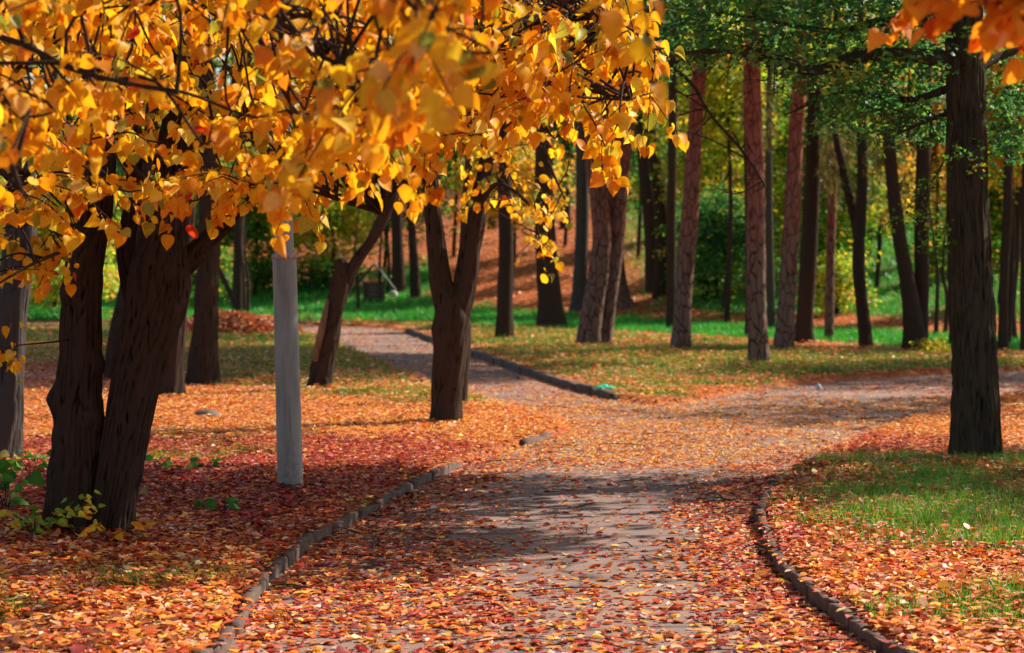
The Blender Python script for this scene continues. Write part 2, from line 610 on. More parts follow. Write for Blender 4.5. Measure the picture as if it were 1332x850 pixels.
# ------------------------------------------------------------------ ground layout
LV = [(290, 850), (320, 790), (350, 755), (400, 712), (450, 685), (500, 655), (560, 625), (600, 608), (640, 592), (700, 575), (742, 563),
      (738, 552), (690, 540), (620, 524), (560, 505), (490, 473), (430, 447), (395, 437)]
RV = [(1150, 850), (1105, 815), (1060, 785), (1020, 745), (997, 705), (990, 670), (1000, 645), (1020, 628), (1060, 600), (1150, 562), (1240, 535), (1332, 515)]
CV = [(530, 433), (600, 458), (680, 485), (740, 505), (800, 521), (850, 528), (910, 522), (1000, 506), (1080, 497), (1180, 491), (1332, 482)]
W2 = lambda pts: np.array([G(*q)[:2] for q in pts])
lv, rv, cv = W2(LV), W2(RV), W2(CV)
POLY_L = np.vstack([[(-1.6, -12)], [(-1.45, 6.5)], lv, [(-8, 56), (-70, 68), (-70, -12)]])
POLY_R = np.vstack([[(2.1, -12)], [(1.9, 7.2)], rv, [(20, 33), (90, 38), (90, -12)]])
POLY_C = np.vstack([cv, [(20, 41), (90, 46), (90, 600), (-90, 600), (-70, 76), (-9, 62.5), (-4.9, 60.5), (-3.0, 57.5)]])


def inside(poly, x, y):
    r = np.zeros(x.shape, bool)
    a, b = poly, np.roll(poly, -1, 0)
    for (x0, y0), (x1, y1) in zip(a, b):
        if y0 == y1:
            continue
        c = ((y0 > y) != (y1 > y)) & (x < (x1 - x0) * (y - y0) / (y1 - y0) + x0)
        r ^= c
    return r


def sdist(poly, x, y):
    d = np.full(x.shape, 1e9)
    for (x0, y0), (x1, y1) in zip(poly, np.roll(poly, -1, 0)):
        ex, ey = x1 - x0, y1 - y0
        t = np.clip(((x - x0) * ex + (y - y0) * ey) / (ex * ex + ey * ey + 1e-12), 0, 1)
        d = np.minimum(d, np.hypot(x - x0 - t * ex, y - y0 - t * ey))
    return np.where(inside(poly, x, y), d, -d)


def verge(x, y):
    return np.maximum(np.maximum(sdist(POLY_L, x, y), sdist(POLY_R, x, y)), sdist(POLY_C, x, y))


def hill(x, y):
    s = y + 1.3 * np.clip(x, -12, 14)
    z = 3.2 * sstep(61, 101, s) + 0.075 * np.clip(s - 92, 0, None)
    return z * (1 + 0.1 * (vnoise(np.stack([x * 0.07, y * 0.07], -1)) - 0.5))


FEET = [(*G(92, 700, .06)[:2], .02, .4), (*G(143, 700, .06)[:2], .02, .4), (*G(1272, 603, .06)[:2], .02, .5), (*G(579, 553, .06)[:2], .02, .4), (*G(413, 510, .06)[:2], .02, .45),
        (*G(1030, 612, .06)[:2], .07, .35)]


def ground_z(x, y, sd=None):
    if sd is None:
        sd = verge(x, y)
    z = -0.05 + 0.11 * sstep(-0.05, 0.07, sd)
    bump = (fbm(np.stack([x * 0.9, y * 0.9], -1)) - 0.5) * 0.09 * sstep(0.1, 0.8, sd)
    for bx_, by_, a_, w_ in FEET:
        z = z + a_ * np.exp(-((x - bx_) ** 2 + (y - by_) ** 2) / w_ ** 2) * sstep(0, 0.2, sd)
    return z + bump + hill(x, y)


def surf_z(x, y, sd=None):                # what a leaf lies on: path or soil
    if sd is None:
        sd = verge(x, y)
    return np.maximum(ground_z(x, y, sd), 0.0)


POLYW = lambda pts: W2(pts)
Z_RG = POLYW([(1025, 650), (1065, 618), (1200, 606), (1400, 612), (1400, 735), (1240, 722), (1130, 705), (1045, 690)])
Z_LG = POLYW([(285, 424), (410, 428), (470, 455), (560, 507), (610, 525), (480, 520), (400, 500), (290, 498), (270, 450)])
Z_LG2 = POLYW([(60, 415), (250, 412), (250, 455), (100, 480), (50, 450)])
Z_FL = POLYW([(-50, 770), (240, 770), (270, 815), (200, 840), (-50, 835)])
Z_FR = POLYW([(1170, 800), (1400, 770), (1400, 870), (1200, 870)])
Z_LM = POLYW([(170, 590), (330, 590), (310, 625), (170, 620)])
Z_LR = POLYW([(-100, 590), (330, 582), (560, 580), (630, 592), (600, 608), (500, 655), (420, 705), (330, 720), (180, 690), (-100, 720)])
Z_RR = POLYW([(1010, 650), (1040, 600), (1130, 570), (1250, 590), (1250, 612), (1080, 620), (1060, 690), (1000, 720)])
Z_PB = POLYW([(585, 650), (640, 612), (1010, 612), (985, 650), (965, 700), (930, 760), (965, 850), (980, 900), (690, 900), (680, 800), (640, 720), (590, 690)])


def zones(x, y, sd):
    """grass amount 0..1, grass palette index, litter density factor 0..1, litter palette index"""
    q = np.stack([x, y], -1)
    n1, n2, n3 = fbm(q * 0.55), fbm(q * 1.7 + 40), fbm(q * 0.25 + 90)
    soft = lambda poly, w: sstep(-w, w, sdist(poly, x, y) + (n2 - 0.5) * 2.2 * w)
    onv = sd > 0.05
    g = np.zeros(x.shape)
    gp = np.zeros(x.shape, int)
    g = np.maximum(g, soft(Z_RG, 0.5) * (0.3 + 0.7 * sstep(0.4, 0.58, n2)))
    lg = np.maximum(soft(Z_LG, 1.2) * 0.9, soft(Z_LG2, 1.5) * 0.7)
    g = np.maximum(g, lg)
    g = np.maximum(g, 0.45 * soft(Z_FL, 0.25) * sstep(0.5, 0.62, n2))
    g = np.maximum(g, 0.6 * soft(Z_FR, 0.3) * sstep(0.45, 0.6, n2))
    g = np.maximum(g, 0.3 * soft(Z_LM, 0.3) * sstep(0.5, 0.62, n2))
    gp = np.where(lg > 0.1, 1, gp)
    # middle lawn
    dc = sdist(POLY_C, x, y)
    st = y + 1.9 * x
    lawn = sstep(0.15, 0.9, dc + (n2 - 0.5) * 1.2) * (1 - sstep(52.5, 56, st + (n1 - 0.5) * 7)) * (x > -6)
    lawn *= 0.35 + 0.65 * sstep(0.38, 0.52, n1)
    g = np.maximum(g, lawn)
    gp = np.where(lawn > 0.1, 1, gp)
    strip = sstep(56, 57.5, st + (n2 - 0.5) * 2) * (1 - sstep(66, 69, st + (n2 - 0.5) * 6)) * (y > 38) * onv
    left = sstep(61, 63, y + (n2 - 0.5) * 4) * (1 - sstep(80, 86, y)) * (x < -2.2) * onv * sstep(0.35, 0.5, n1 + 0.06)
    hg = sstep(67.5, 70.5, y + 1.3 * x + (n1 - 0.5) * 8) * (1 - sstep(98, 106, y + 1.3 * x)) * sstep(3, 5.5, x) * 0.9
    br = np.maximum(np.maximum(strip, left), hg)
    gp = np.where(br > g, 2, gp)
    g = np.maximum(g, br) * onv
    # litter
    d = np.where(onv, 1.0, 0.0)
    d = np.where(onv, d * (1 - 0.8 * np.clip(g, 0, 1)), d)
    d = np.where(onv & (gp == 1), np.maximum(d, 0.5 + 0.9 * (n2 - 0.5)), d)
    d = np.where(onv & (gp == 0), np.maximum(d, 0.3), d)
    d = np.where(onv & (gp == 2) & (g > 0.4), d * 0.5, d)
    path = ~onv
    pd = 0.42 + 0.6 * (n2 - 0.5) + 0.4 * (n1 - 0.5)
    bare = sstep(-0.35, 0.35, sdist(Z_PB, x, y) + (n2 - 0.5) * 0.9)
    near = sstep(10.5, 13.5, y + (n2 - 0.5) * 3)
    pd = pd * (1 - bare * (0.46 + 0.38 * near))
    edge = sstep(-0.8, -0.1, sd + (n2 - 0.5) * 0.5)
    pd = np.maximum(pd, 0.72 * edge)
    mid = sstep(18.0, 18.8, y) * (1 - sstep(26, 30, y)) * (1 - sstep(1.2, 3.5, x + (n2 - 0.5)))
    pd = np.maximum(pd, mid * (0.58 + 1.0 * (n2 - 0.5)))
    rb = sstep(1.0, 3.0, x + (n2 - 0.5) * 1.5) * sstep(20, 22, y)
    pd = pd * (1 - rb) + rb * np.clip(0.36 + 1.1 * (n2 - 0.47), 0.08, 1)
    back = sstep(27, 30, y)
    pd = pd * (1 - back) + back * (0.2 + 0.6 * (n2 - 0.5))
    d = np.where(path, np.clip(pd, 0.02, 1), d)
    lp = np.zeros(x.shape, int)
    red = np.maximum(sstep(-0.5, 0.5, sdist(Z_LR, x, y) + (n2 - 0.5) * 1.2), 0.9 * sstep(-0.3, 0.3, sdist(Z_RR, x, y) + (n2 - 0.5)))  # redder in the shaded bands: part of the shade is put into leaf colour
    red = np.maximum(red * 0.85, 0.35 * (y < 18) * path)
    yel = (sstep(18, 20, y) * (1 - sstep(27, 31, y)) * 0.75 + 0.4 * (y < 12.5))
    r = rng.random(x.shape)
    lp = np.where(r < yel, 2, lp)
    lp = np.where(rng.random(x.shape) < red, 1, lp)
    lp = np.where(y > 34, 3, lp)
    return g, gp, d, lp


def grow(a, step, fac, end):
    out = [a]
    while out[-1] < end:
        step *= fac
        out.append(out[-1] + step)
    return out[1:]


xs = np.arange(-9, 9.01, 0.17)
gx = grow(9.0, 0.2, 1.3, 420)
xs = np.concatenate([-np.array(gx)[::-1], xs, gx])
ys = np.concatenate([np.arange(-12, 8, 1.0), np.arange(8, 36, 0.17), np.arange(36, 64, 0.3), np.arange(64, 110, 1.0), [110] + grow(110, 1.2, 1.25, 600)])
X, Y = np.meshgrid(xs, ys)
SD = verge(X, Y)
GZ = ground_z(X, Y, SD)
gmask, _, _, _ = zones(X, Y, SD)
nx, ny = len(xs), len(ys)
idx = np.arange(nx * ny).reshape(ny, nx)
quads = np.stack([idx[:-1, :-1], idx[:-1, 1:], idx[1:, 1:], idx[1:, :-1]], -1).reshape(-1, 4)
V = np.stack([X, Y, GZ], -1).reshape(-1, 3)
me = mesh_from('ground', V, quads, smooth=True, mat=M['ground'], attrs={'grass': gmask.ravel()})
tag(obj('ground', me), 'leaf-covered park ground rising to a low hill', None, None, 'structure')
sdq = SD.ravel()[quads]
keep = (sdq.min(1) < 0.2) & (np.abs(V[quads][:, :, 0]).max(1) < 75) & (V[quads][:, :, 1].max(1) < 90)
pq = quads[keep]
used = np.unique(pq)
rem = np.zeros(nx * ny, int)
rem[used] = np.arange(len(used))
pv = V[used].copy()
pv[:, 2] = (fbm(pv[:, :2] * 0.8) - 0.5) * 0.012
me = mesh_from('path', pv, rem[pq], smooth=True, mat=M['asphalt'])
tag(obj('path', me), 'forking grey asphalt park path scattered with fallen leaves', None, None, 'structure')

# ------------------------------------------------------------------ kerbs, stone by stone
def kerb(poly, z0, z1, length, label, width=0.052, skip=()):
    root = empty('kerb', (poly[0][0], poly[0][1], 0))
    tag(root, label, None, None, 'structure')
    seg = np.hypot(*np.diff(poly, axis=0).T)
    cum = np.concatenate([[0], np.cumsum(seg)])
    at = lambda s: np.array([np.interp(s, cum, poly[:, 0]), np.interp(s, cum, poly[:, 1])])
    s, k = 0.0, 0
    while s < cum[-1] - 0.1:
        L = min(length * random.uniform(0.85, 1.1), cum[-1] - s)
        a, b = at(s), at(s + L - 0.02)
        t = (b - a) / np.hypot(*(b - a))
        nrm = np.array([-t[1], t[0]])
        jit = random.uniform(-0.012, 0.012)
        n = 7
        vv = []
        dz = random.uniform(-0.014, 0.006)
        prof = [(-0.5, z0), (-0.5, z1 - 0.012), (-0.38, z1), (0.38, z1), (0.5, z1 - 0.012), (0.5, z0)]
        for i in range(n):
            c = at(s + (L - 0.02) * i / (n - 1))
            for o, z in prof:
                q = c + nrm * (o * width + jit)
                w = (vnoise(np.array([[q[0] * 9, q[1] * 9, z * 30]]))[0] - 0.5)
                chip = 0.06 * max(0, w - 0.18) * (z > 0)
                e = 0.006 if i in (0, n - 1) and z > z0 else 0
                vv.append((q[0] + nrm[0] * w * 0.012 - root.location[0], q[1] + nrm[1] * w * 0.012 - root.location[1], z + (dz + w * 0.012 - e - chip * 3 if z > z0 else 0)))
        m_ = len(prof)
        f = [(i * m_ + j, i * m_ + j + 1, (i + 1) * m_ + j + 1, (i + 1) * m_ + j) for i in range(n - 1) for j in range(m_ - 1)]
        caps = [(0, 5, 4, 1), (1, 4, 3, 2)] + [((n - 1) * m_ + 1, (n - 1) * m_ + 4, (n - 1) * m_ + 5, (n - 1) * m_), ((n - 1) * m_ + 2, (n - 1) * m_ + 3, (n - 1) * m_ + 4, (n - 1) * m_ + 1)]
        me = mesh_from('kerb_stone', vv, np.array(f + caps), mat=M['kerb'])
        if k not in skip:
            obj('kerb_stone', me, root)
        s += L
        k += 1


kerb(np.vstack([[(-1.5, 4.5)], [(-1.45, 6.5)], lv[:8]]), -0.12, 0.07, 0.75, 'low concrete kerb along the left edge of the near path')
kerb(lv[8:11], -0.12, 0.066, 0.9, 'kerb pieces half buried in leaves at the path fork', skip=(0, 2))
kerb(np.vstack([[(1.95, 5.0)], [(1.9, 7.2)], rv[:8]]), -0.12, 0.074, 0.55, 'curving concrete kerb edging the grass on the near path')
kerb(cv[:5], -0.12, 0.105, 1.0, 'long dark kerb along the far path beside the middle lawn', 0.11)

# ------------------------------------------------------------------ lamp post
def lathe(prof, n=40, cap=True):
    a = np.linspace(0, 2 * math.pi, n, endpoint=False)
    V = np.array([[r * math.cos(t), r * math.sin(t), z] for r, z in prof for t in a])
    f = np.array([(i * n + j, i * n + (j + 1) % n, (i + 1) * n + (j + 1) % n, (i + 1) * n + j) for i in range(len(prof) - 1) for j in range(n)])
    return V, f


b = G(378, 637, 0.06)
zb = float(ground_z(np.array([b[0]]), np.array([b[1]]))[0])
lp = empty('lamp_post', (b[0], b[1], zb - 0.03))
lp.rotation_euler = (0, math.radians(-1.5), 0)
tag(lp, 'grey painted steel lamp post standing among red fallen leaves', 'lamp post')
px = b[1] / F
V_, f_ = lathe([(17.2 * px, -0.1), (17.2 * px, 0.02), (16.8 * px, 0.03), (15.4 * px, 1.585)])
obj('lower_tube', mesh_from('lower_tube', V_, f_, smooth=True, mat=M['steel']), lp)
V_, f_ = lathe([(12.4 * px, 1.58), (12.0 * px, 3.2), (11.0 * px, 5.6)])
obj('upper_tube', mesh_from('upper_tube', V_, f_, smooth=True, mat=M['steel']), lp)
V_, f_ = lathe([(13 * px, 1.572), (16.6 * px, 1.574), (17.0 * px, 1.582), (16.8 * px, 1.594), (15.6 * px, 1.605), (13.0 * px, 1.612)])
obj('collar', mesh_from('collar', V_, f_, smooth=True, mat=M['rust']), lp)
V_, f_ = lathe([(0.001, 6.02), (0.12, 6.0), (0.2, 5.9), (0.19, 5.72), (0.12, 5.6), (0.05, 5.58)])
obj('lamp_shade', mesh_from('lamp_shade', V_, f_, smooth=True, mat=M['lamp_glass']), lp)

# ------------------------------------------------------------------ trees
def catmull(pts, n):
    pts = np.asarray(pts, float)
    if len(pts) == 2:
        t = np.linspace(0, 1, n)[:, None]
        return pts[0] * (1 - t) + pts[1] * t
    ex = np.vstack([2 * pts[0] - pts[1], pts, 2 * pts[-1] - pts[-2]])
    seg = np.linalg.norm(np.diff(pts[:, :3], axis=0), axis=1)
    cum = np.concatenate([[0], np.cumsum(seg)])
    s = np.linspace(0, cum[-1], n)
    k = np.clip(np.searchsorted(cum, s, 'right') - 1, 0, len(pts) - 2)
    t = ((s - cum[k]) / np.maximum(seg[k], 1e-9))[:, None]
    p0, p1, p2, p3 = ex[k], ex[k + 1], ex[k + 2], ex[k + 3]
    return 0.5 * (2 * p1 + (p2 - p0) * t + (2 * p0 - 5 * p1 + 4 * p2 - p3) * t ** 2 + (3 * p1 - p0 - 3 * p2 + p3) * t ** 3)


RIDGE = [None]


def tube(pr, nrad=16, nlen=40, bark=0.0, bfreq=36.0, lump=0.0, flare=0.0, bumps=(), seed=0.0, closed=True):
    """pr: (n,4) x, y, z, radius"""
    RIDGE[0] = None
    q = catmull(pr, nlen)
    c, r = q[:, :3], np.maximum(q[:, 3], 0.0015)
    t = unit(np.gradient(c, axis=0))
    ref = np.array([1.0, 0, 0]) if abs(t[0][0]) < 0.8 else np.array([0, 1.0, 0])
    u = []
    prev = ref
    for k in range(nlen):
        x = prev - prev.dot(t[k]) * t[k]
        x /= np.linalg.norm(x)
        u.append(x)
        prev = x
    u = np.array(u)
    w = np.cross(t, u)
    a = np.linspace(0, 2 * math.pi, nrad, endpoint=False)
    dirs = u[:, None] * np.cos(a)[None, :, None] + w[:, None] * np.sin(a)[None, :, None]
    rr = np.repeat(r[:, None], nrad, 1)
    h = np.linalg.norm(c - c[0], axis=1)
    if flare:
        lob = 0.65 + 0.35 * np.cos(a * 5 + seed) + 0.25 * np.cos(a * 3 - seed * 2)
        rr = rr * (1 + flare * np.exp(-h / (r[0] * 2.0))[:, None] * lob[None])
    if lump:
        rr = rr * (1 + lump * (fbm(c[:, None] * 2.2 + dirs * r[:, None, None] * 5 + seed) - 0.5) * 2)
    for th, hh, amp, sg in bumps:
        da = (a - th + math.pi) % (2 * math.pi) - math.pi
        rr = rr + amp * np.exp(-((h - hh) / sg) ** 2)[:, None] * np.exp(-(da * r.mean() / sg) ** 2)[None]
    if bark:
        sp = dirs * rr[:, :, None] * bfreq
        sp = sp + np.stack([np.zeros_like(h), np.zeros_like(h), h * bfreq * 0.13], -1)[:, None] + seed
        wv = vnoise(sp * 0.35 + 5) * 2.0
        n = np.abs(2 * vnoise(sp + wv[..., None]) - 1)
        ridge = np.minimum(n * 1.5, 1) - 0.5
        rr = rr + bark * ridge + bark * 0.5 * (vnoise(sp * 2.3) - 0.5)
        RIDGE[0] = np.append(ridge.ravel(), 0.0)
    V = c[:, None] + dirs * rr[:, :, None]
    idx = np.arange(nlen * nrad).reshape(nlen, nrad)
    f = np.stack([idx[:-1], np.roll(idx[:-1], -1, 1), np.roll(idx[1:], -1, 1), idx[1:]], -1).reshape(-1, 4)
    V = V.reshape(-1, 3)
    if closed:
        V = np.vstack([V, c[-1] + t[-1] * r[-1] * 0.4])
        top = np.stack([idx[-1], np.roll(idx[-1], -1), np.full(nrad, len(V) - 1)], -1)
        return V, [f, top]
    return V, [f]


def join(parts):
    V, Q, T = [], [], []
    o = 0
    for v, fl in parts:
        V.append(v)
        for f in fl:
            (Q if f.shape[1] == 4 else T).append(f + o)
        o += len(v)
    return np.concatenate(V), [np.concatenate(x) for x in (Q, T) if x]


def spray_cloud(L, ctr, rad, nspray, per, size, palette, shell=0.45, slen=0.9, flat=0.12, droop=0.25, floor=None, jit=0.3):
    """leafy sprays (flat fans of leaves) spread through an uneven ellipsoid"""
    d = unit(rng.standard_normal((nspray, 3)))
    rr = rng.random(nspray) ** shell
    lob = 0.72 + 0.56 * vnoise(d * 1.9 + np.asarray(ctr) * 0.3)
    c = d * (rr * lob)[:, None] * np.asarray(rad)
    c = c + ctr
    if floor is not None:
        c = c[c[:, 2] > floor]
        d = d[:len(c)]
    n = len(c)
    h = unit(np.column_stack([d[:, 0], d[:, 1], np.zeros(n)]) + 0.5 * rng.standard_normal((n, 3)) * (1, 1, 0))
    h[:, 2] -= droop * (0.5 + rng.random(n))
    h = unit(h)
    lat = unit(np.cross(h, (0, 0, 1)))
    up = np.cross(lat, h)
    sl = slen * (0.6 + 0.8 * rng.random(n))
    k = np.repeat(np.arange(n), per)
    s = rng.random(len(k)) - 0.5
    w = (rng.random(len(k)) - 0.5) * (1.1 - np.abs(s)) * 0.7
    sag = -0.35 * (s + 0.5) ** 2
    p = c[k] + h[k] * (s * sl[k])[:, None] + lat[k] * (w * sl[k])[:, None] + up[k] * (rng.standard_normal(len(k)) * flat * sl[k])[:, None]
    p[:, 2] += sag * sl[k] * 0.6
    side = np.sign(w)
    t = h[k] * 0.6 + lat[k] * (side * 0.8)[:, None] + rng.standard_normal((len(k), 3)) * 0.35
    t[:, 2] -= 0.35
    nn = up[k] + rng.standard_normal((len(k), 3)) * 0.45
    sc = size * (0.65 + 0.7 * rng.random(len(k)))
    shade = pick(palette, n, 0.2)
    cc = np.where((rng.random(len(k)) < 0.6)[:, None], shade[k] * (1 + 0.12 * rng.standard_normal((len(k), 1)).clip(-2, 2)), pick(palette, len(k)))
    L.add(p, frames(t, nn), sc, cc.clip(0.003, 0.95))
    return c


def stem_px(pts, d, top=None, zoff=0.0):
    """pts: (u, v, width px[, depth offset]) from the base upwards -> (n,4); top: extra (dx, dz, radius) steps above"""
    out = []
    for q in pts:
        dd = d + (q[3] if len(q) > 3 else 0)
        p = P(q[0], q[1], dd)
        out.append((*p, q[2] * 0.5 * d / F))
    for dx, dz, r in (top or ()):
        x = out[-1]
        out.append((x[0] + dx, x[1] + random.uniform(-.2, .2), x[2] + dz, r))
    return np.array(out)


def base_depth(v):
    return F * (EYE - 0.06) / (v - YH)


CROWNS = {}


def crown_mesh(kind):
    if kind in CROWNS:
        return CROWNS[kind]
    spec = {
        'linden_a': ((2.9, 2.9, 2.6), 330, 26, 0.15, 'green'),
        'linden_b': ((3.0, 3.0, 2.4), 300, 26, 0.16, 'ygreen'),
        'linden_c': ((2.8, 2.8, 2.6), 300, 26, 0.15, 'gold'),
        'dense': ((2.9, 2.5, 2.4), 470, 24, 0.15, 'green'),
        'pine': ((2.2, 2.2, 2.4), 260, 26, 0.15, 'dgreen'),
        'thin': ((2.6, 2.6, 2.4), 170, 24, 0.15, 'ygreen'),
    }[kind]
    L = Leaves()
    spray_cloud(L, (0, 0, 0), spec[0], spec[1], spec[2], spec[3], spec[4], shell=0.4, slen=1.0)
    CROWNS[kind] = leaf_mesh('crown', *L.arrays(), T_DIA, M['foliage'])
    return CROWNS[kind]


def limbs_to(root, origin, start, targets, r0, mat, name='branch', nrad=6):
    """one tapering limb per target, each its own part"""
    for t in targets:
        t = np.asarray(t, float)
        midp = start * 0.45 + t * 0.55 + np.array([random.uniform(-.2, .2), random.uniform(-.2, .2), -0.12 * np.linalg.norm(t - start)])
        pr = np.array([(*start, r0), (*midp, r0 * 0.6), (*t, r0 * 0.18)])
        v, f = tube(pr, nrad, 14, lump=0.15)
        obj(name, mesh_from(name, v - origin, f, smooth=True, mat=mat), root)


def make_tree(name, label, stems, d, bark='bark', crown=None, ch=8.5, cs=1.0, group=None, detail=1, flare=0.25, nlimb=4, lump=0.1, cat='tree', bumps=None, vbase=None, bsize=0.006, bfreq=36, cx=0.0, cy=0.0):
    """stems: list of stem_px arrays; the first is the main trunk"""
    s0 = stems[0]
    bx, by = s0[0][0], s0[0][1]
    gz = float(ground_z(np.array([bx]), np.array([by]))[0])
    origin = np.array([bx, by, gz])
    root = empty(name, origin)
    tag(root, label, cat, group)
    for k, s in enumerate(stems):
        s = s.copy()
        if s[0][2] < gz + 0.6:
            s[0][2] = gz - 0.12
        nr, nl = {0: (12, 30), 1: (20, 60), 2: (56, 190), 3: (140, 180)}[detail]
        v, f = tube(s, nr, nl, bark=bsize if detail > 1 else 0, bfreq=bfreq, lump=lump, flare=flare if s[0][2] < gz + 0.3 else 0, seed=bx * 3.1 + k * 7, bumps=(bumps or {}).get(k, ()))
        obj('trunk' if k == 0 else 'stem', mesh_from('trunk' if k == 0 else 'stem', v - origin, f, smooth=True, mat=M[bark], attrs=None if RIDGE[0] is None else {'ridge': RIDGE[0]}), root)
    if crown:
        s0 = max(stems, key=lambda q: q[-1][2])
        top = s0[-1][:3]
        cc = np.array([top[0] + cx, by + cy, gz + ch])
        o = obj('crown', crown_mesh(crown), root, cc - origin)
        o.rotation_euler = (0, 0, random.uniform(0, 6.28))
        o.scale = (cs, cs, cs * random.uniform(0.85, 1.05))
        tg = [cc + np.array([math.cos(a_) * 1.7 * cs, math.sin(a_) * 1.7 * cs, random.uniform(-.6, 1.4)]) for a_ in np.linspace(0, 6.28, nlimb, endpoint=False) + random.random()]
        st = top.copy()
        limbs_to(root, origin, st, tg, max(s0[-1][3] * 0.6, 0.03), M[bark])
    return root, origin


UP = [(0.0, 1.6, 0.13), (0.1, 2.0, 0.09), (0.0, 2.2, 0.04)]

# ---- near linden with two stems (left)
dA = base_depth(697)
A_l = stem_px([(92, 700, 64), (97, 640, 66), (101, 560, 62), (104, 480, 56), (106, 400, 52), (112, 330, 48), (122, 270, 46), (128, 190, 42), (120, 90, 36), (100, 0, 30)], dA, [(-.2, .8, .06), (-.3, 1.2, .03)])
A_r = stem_px([(143, 700, 46), (152, 640, 54), (165, 560, 60), (180, 480, 66), (198, 410, 76), (208, 360, 80), (214, 300, 56), (222, 220, 44), (235, 120, 38), (240, 20, 32)], dA - 0.05, [(.1, .8, .06), (.2, 1.2, .03)])
A_r2 = stem_px([(196, 400, 34), (232, 352, 32), (262, 322, 27), (290, 292, 23), (325, 250, 20, -0.3), (380, 190, 16, -0.7), (450, 150, 13, -1.1), (540, 120, 9, -1.6), (640, 95, 5, -2)], dA)
A_r3 = stem_px([(178, 400, 30), (168, 350, 26), (165, 310, 24), (175, 250, 22), (172, 160, 18), (150, 60, 12)], dA + 0.08)
rootA, oA = make_tree('linden_tree', 'dark double-stemmed linden with yellow leaves, in front at left', [A_l, A_r, A_r2, A_r3], dA, 'bark', None, detail=3, flare=0.32, lump=0.1,
                      bumps={0: [(5.6, 0.75, 0.045, 0.06), (3.4, 0.85, 0.05, 0.07), (5.9, 1.05, 0.03, 0.05), (0.2, 0.6, 0.035, 0.06), (4.4, 1.45, 0.03, 0.07), (3.2, 1.9, 0.025, 0.06)]}, bsize=0.013, bfreq=48)

# ---- big tree on the right
dR = base_depth(600)
R_t = stem_px([(1272, 604, 60), (1271, 560, 58), (1269, 480, 57), (1266, 400, 54), (1262, 300, 51), (1258, 200, 50), (1256, 110, 50), (1255, 40, 48), (1253, -60, 44)], dR, [(0, 1.0, .11), (.1, 1.5, .08), (0, 1.5, .04)])
rootR, oR = make_tree('tall_tree', 'thick dark furrowed trunk in the grass at right, with low level branches', [R_t], dR, 'bark_moss', 'dense', ch=6.9, cs=1.05, detail=3, flare=0.45, bsize=0.016, bfreq=44, lump=0.05, cx=0.6)

make_tree('park_tree', 'full green unseen tree placed beyond the right edge to shade the grass', [np.array([(11.4, 21.2, 0, .2), (11.4, 21.2, 2, .17), (11.5, 21.2, 4.5, .13), (11.5, 21.2, 8, .04)])], 21.2, 'bark', 'linden_b', ch=6.6, cs=0.95, detail=0)  # unseen tree placed so its crown shades the right-hand grass

for x_, y_, k_ in ((13.6, 31.5, 'thin'), (15.0, 39.0, 'linden_b'), (16.5, 47.0, 'linden_c')):  # unseen trees added to throw dappled shade on the middle lawn
    make_tree('park_tree', 'unseen green and yellow tree added outside the right edge for dappled shade', [np.array([(x_, y_, 0, .2), (x_, y_, 2, .17), (x_ + .1, y_, 5.0, .13), (x_, y_, 9, .04)])], y_, 'bark', k_, ch=8.5, cs=1.0, detail=0, group='unseen trees added outside the right edge')

# ---- forked tree in the middle
dM = base_depth(551)
M_l = stem_px([(579, 553, 38), (581, 520, 38), (585, 470, 42), (588, 430, 46), (586, 400, 42), (574, 370, 30), (568, 320, 25), (562, 270, 22), (556, 180, 19), (550, 60, 16)], dM, UP)
M_r = stem_px([(592, 425, 30), (603, 380, 30), (612, 320, 27), (622, 270, 24), (632, 215, 20), (640, 120, 17), (655, 20, 14)], dM, [(.3, 1.5, .06), (.3, 2, .03)])
rootM, oM = make_tree('forked_tree', 'dark trunk forking into a V, standing in orange leaves beside the path fork', [M_l, M_r], dM, 'bark', 'linden_c', ch=8.2, detail=2, flare=0.25, bsize=0.01, bfreq=30, lump=0.13,
                      bumps={0: [(3.3, 1.0, 0.03, 0.07)]})
make_tree('young_tree', 'thin reddish trunk right behind the forked trunk', [stem_px([(598, 527, 18), (601, 490, 16), (604, 440, 17), (602, 380, 13), (604, 300, 11)], base_depth(525), [(.1, 1.5, .04), (.1, 1.5, .02)])], base_depth(525), 'bark_smooth', detail=1, lump=0.2)

# ---- broken leaning trunk
dB_ = base_depth(509)
B_t = stem_px([(412, 511, 30), (418, 480, 27), (427, 440, 27), (436, 400, 27), (443, 370, 27), (445, 352, 23), (441, 338, 15)], dB_)
B_b = stem_px([(446, 378, 17), (457, 352, 17), (469, 332, 16), (481, 316, 15), (500, 280, 15), (515, 230, 13), (520, 150, 11)], dB_, [(.2, 1.5, .05), (.3, 2, .03)])
rB, oB = make_tree('leaning_tree', 'leaning dark trunk with a snapped stub top, behind the lamp post', [B_t, B_b], dB_, 'bark', 'linden_c', ch=8.5, cs=0.85, detail=2, bsize=0.012, bfreq=22, lump=0.2)
# bare wood strip where the bark is gone
strip = stem_px([(417, 470, 7, -0.1), (424, 438, 9, -0.14), (430, 410, 7, -0.14), (434, 390, 4, -0.12)], dB_)
v, f = tube(strip + np.array([-0.07, 0, 0, 0]), 8, 20, lump=0.2)
obj('bare_wood', mesh_from('bare_wood', v - oB, f, smooth=True, mat=M['wood']), rB)

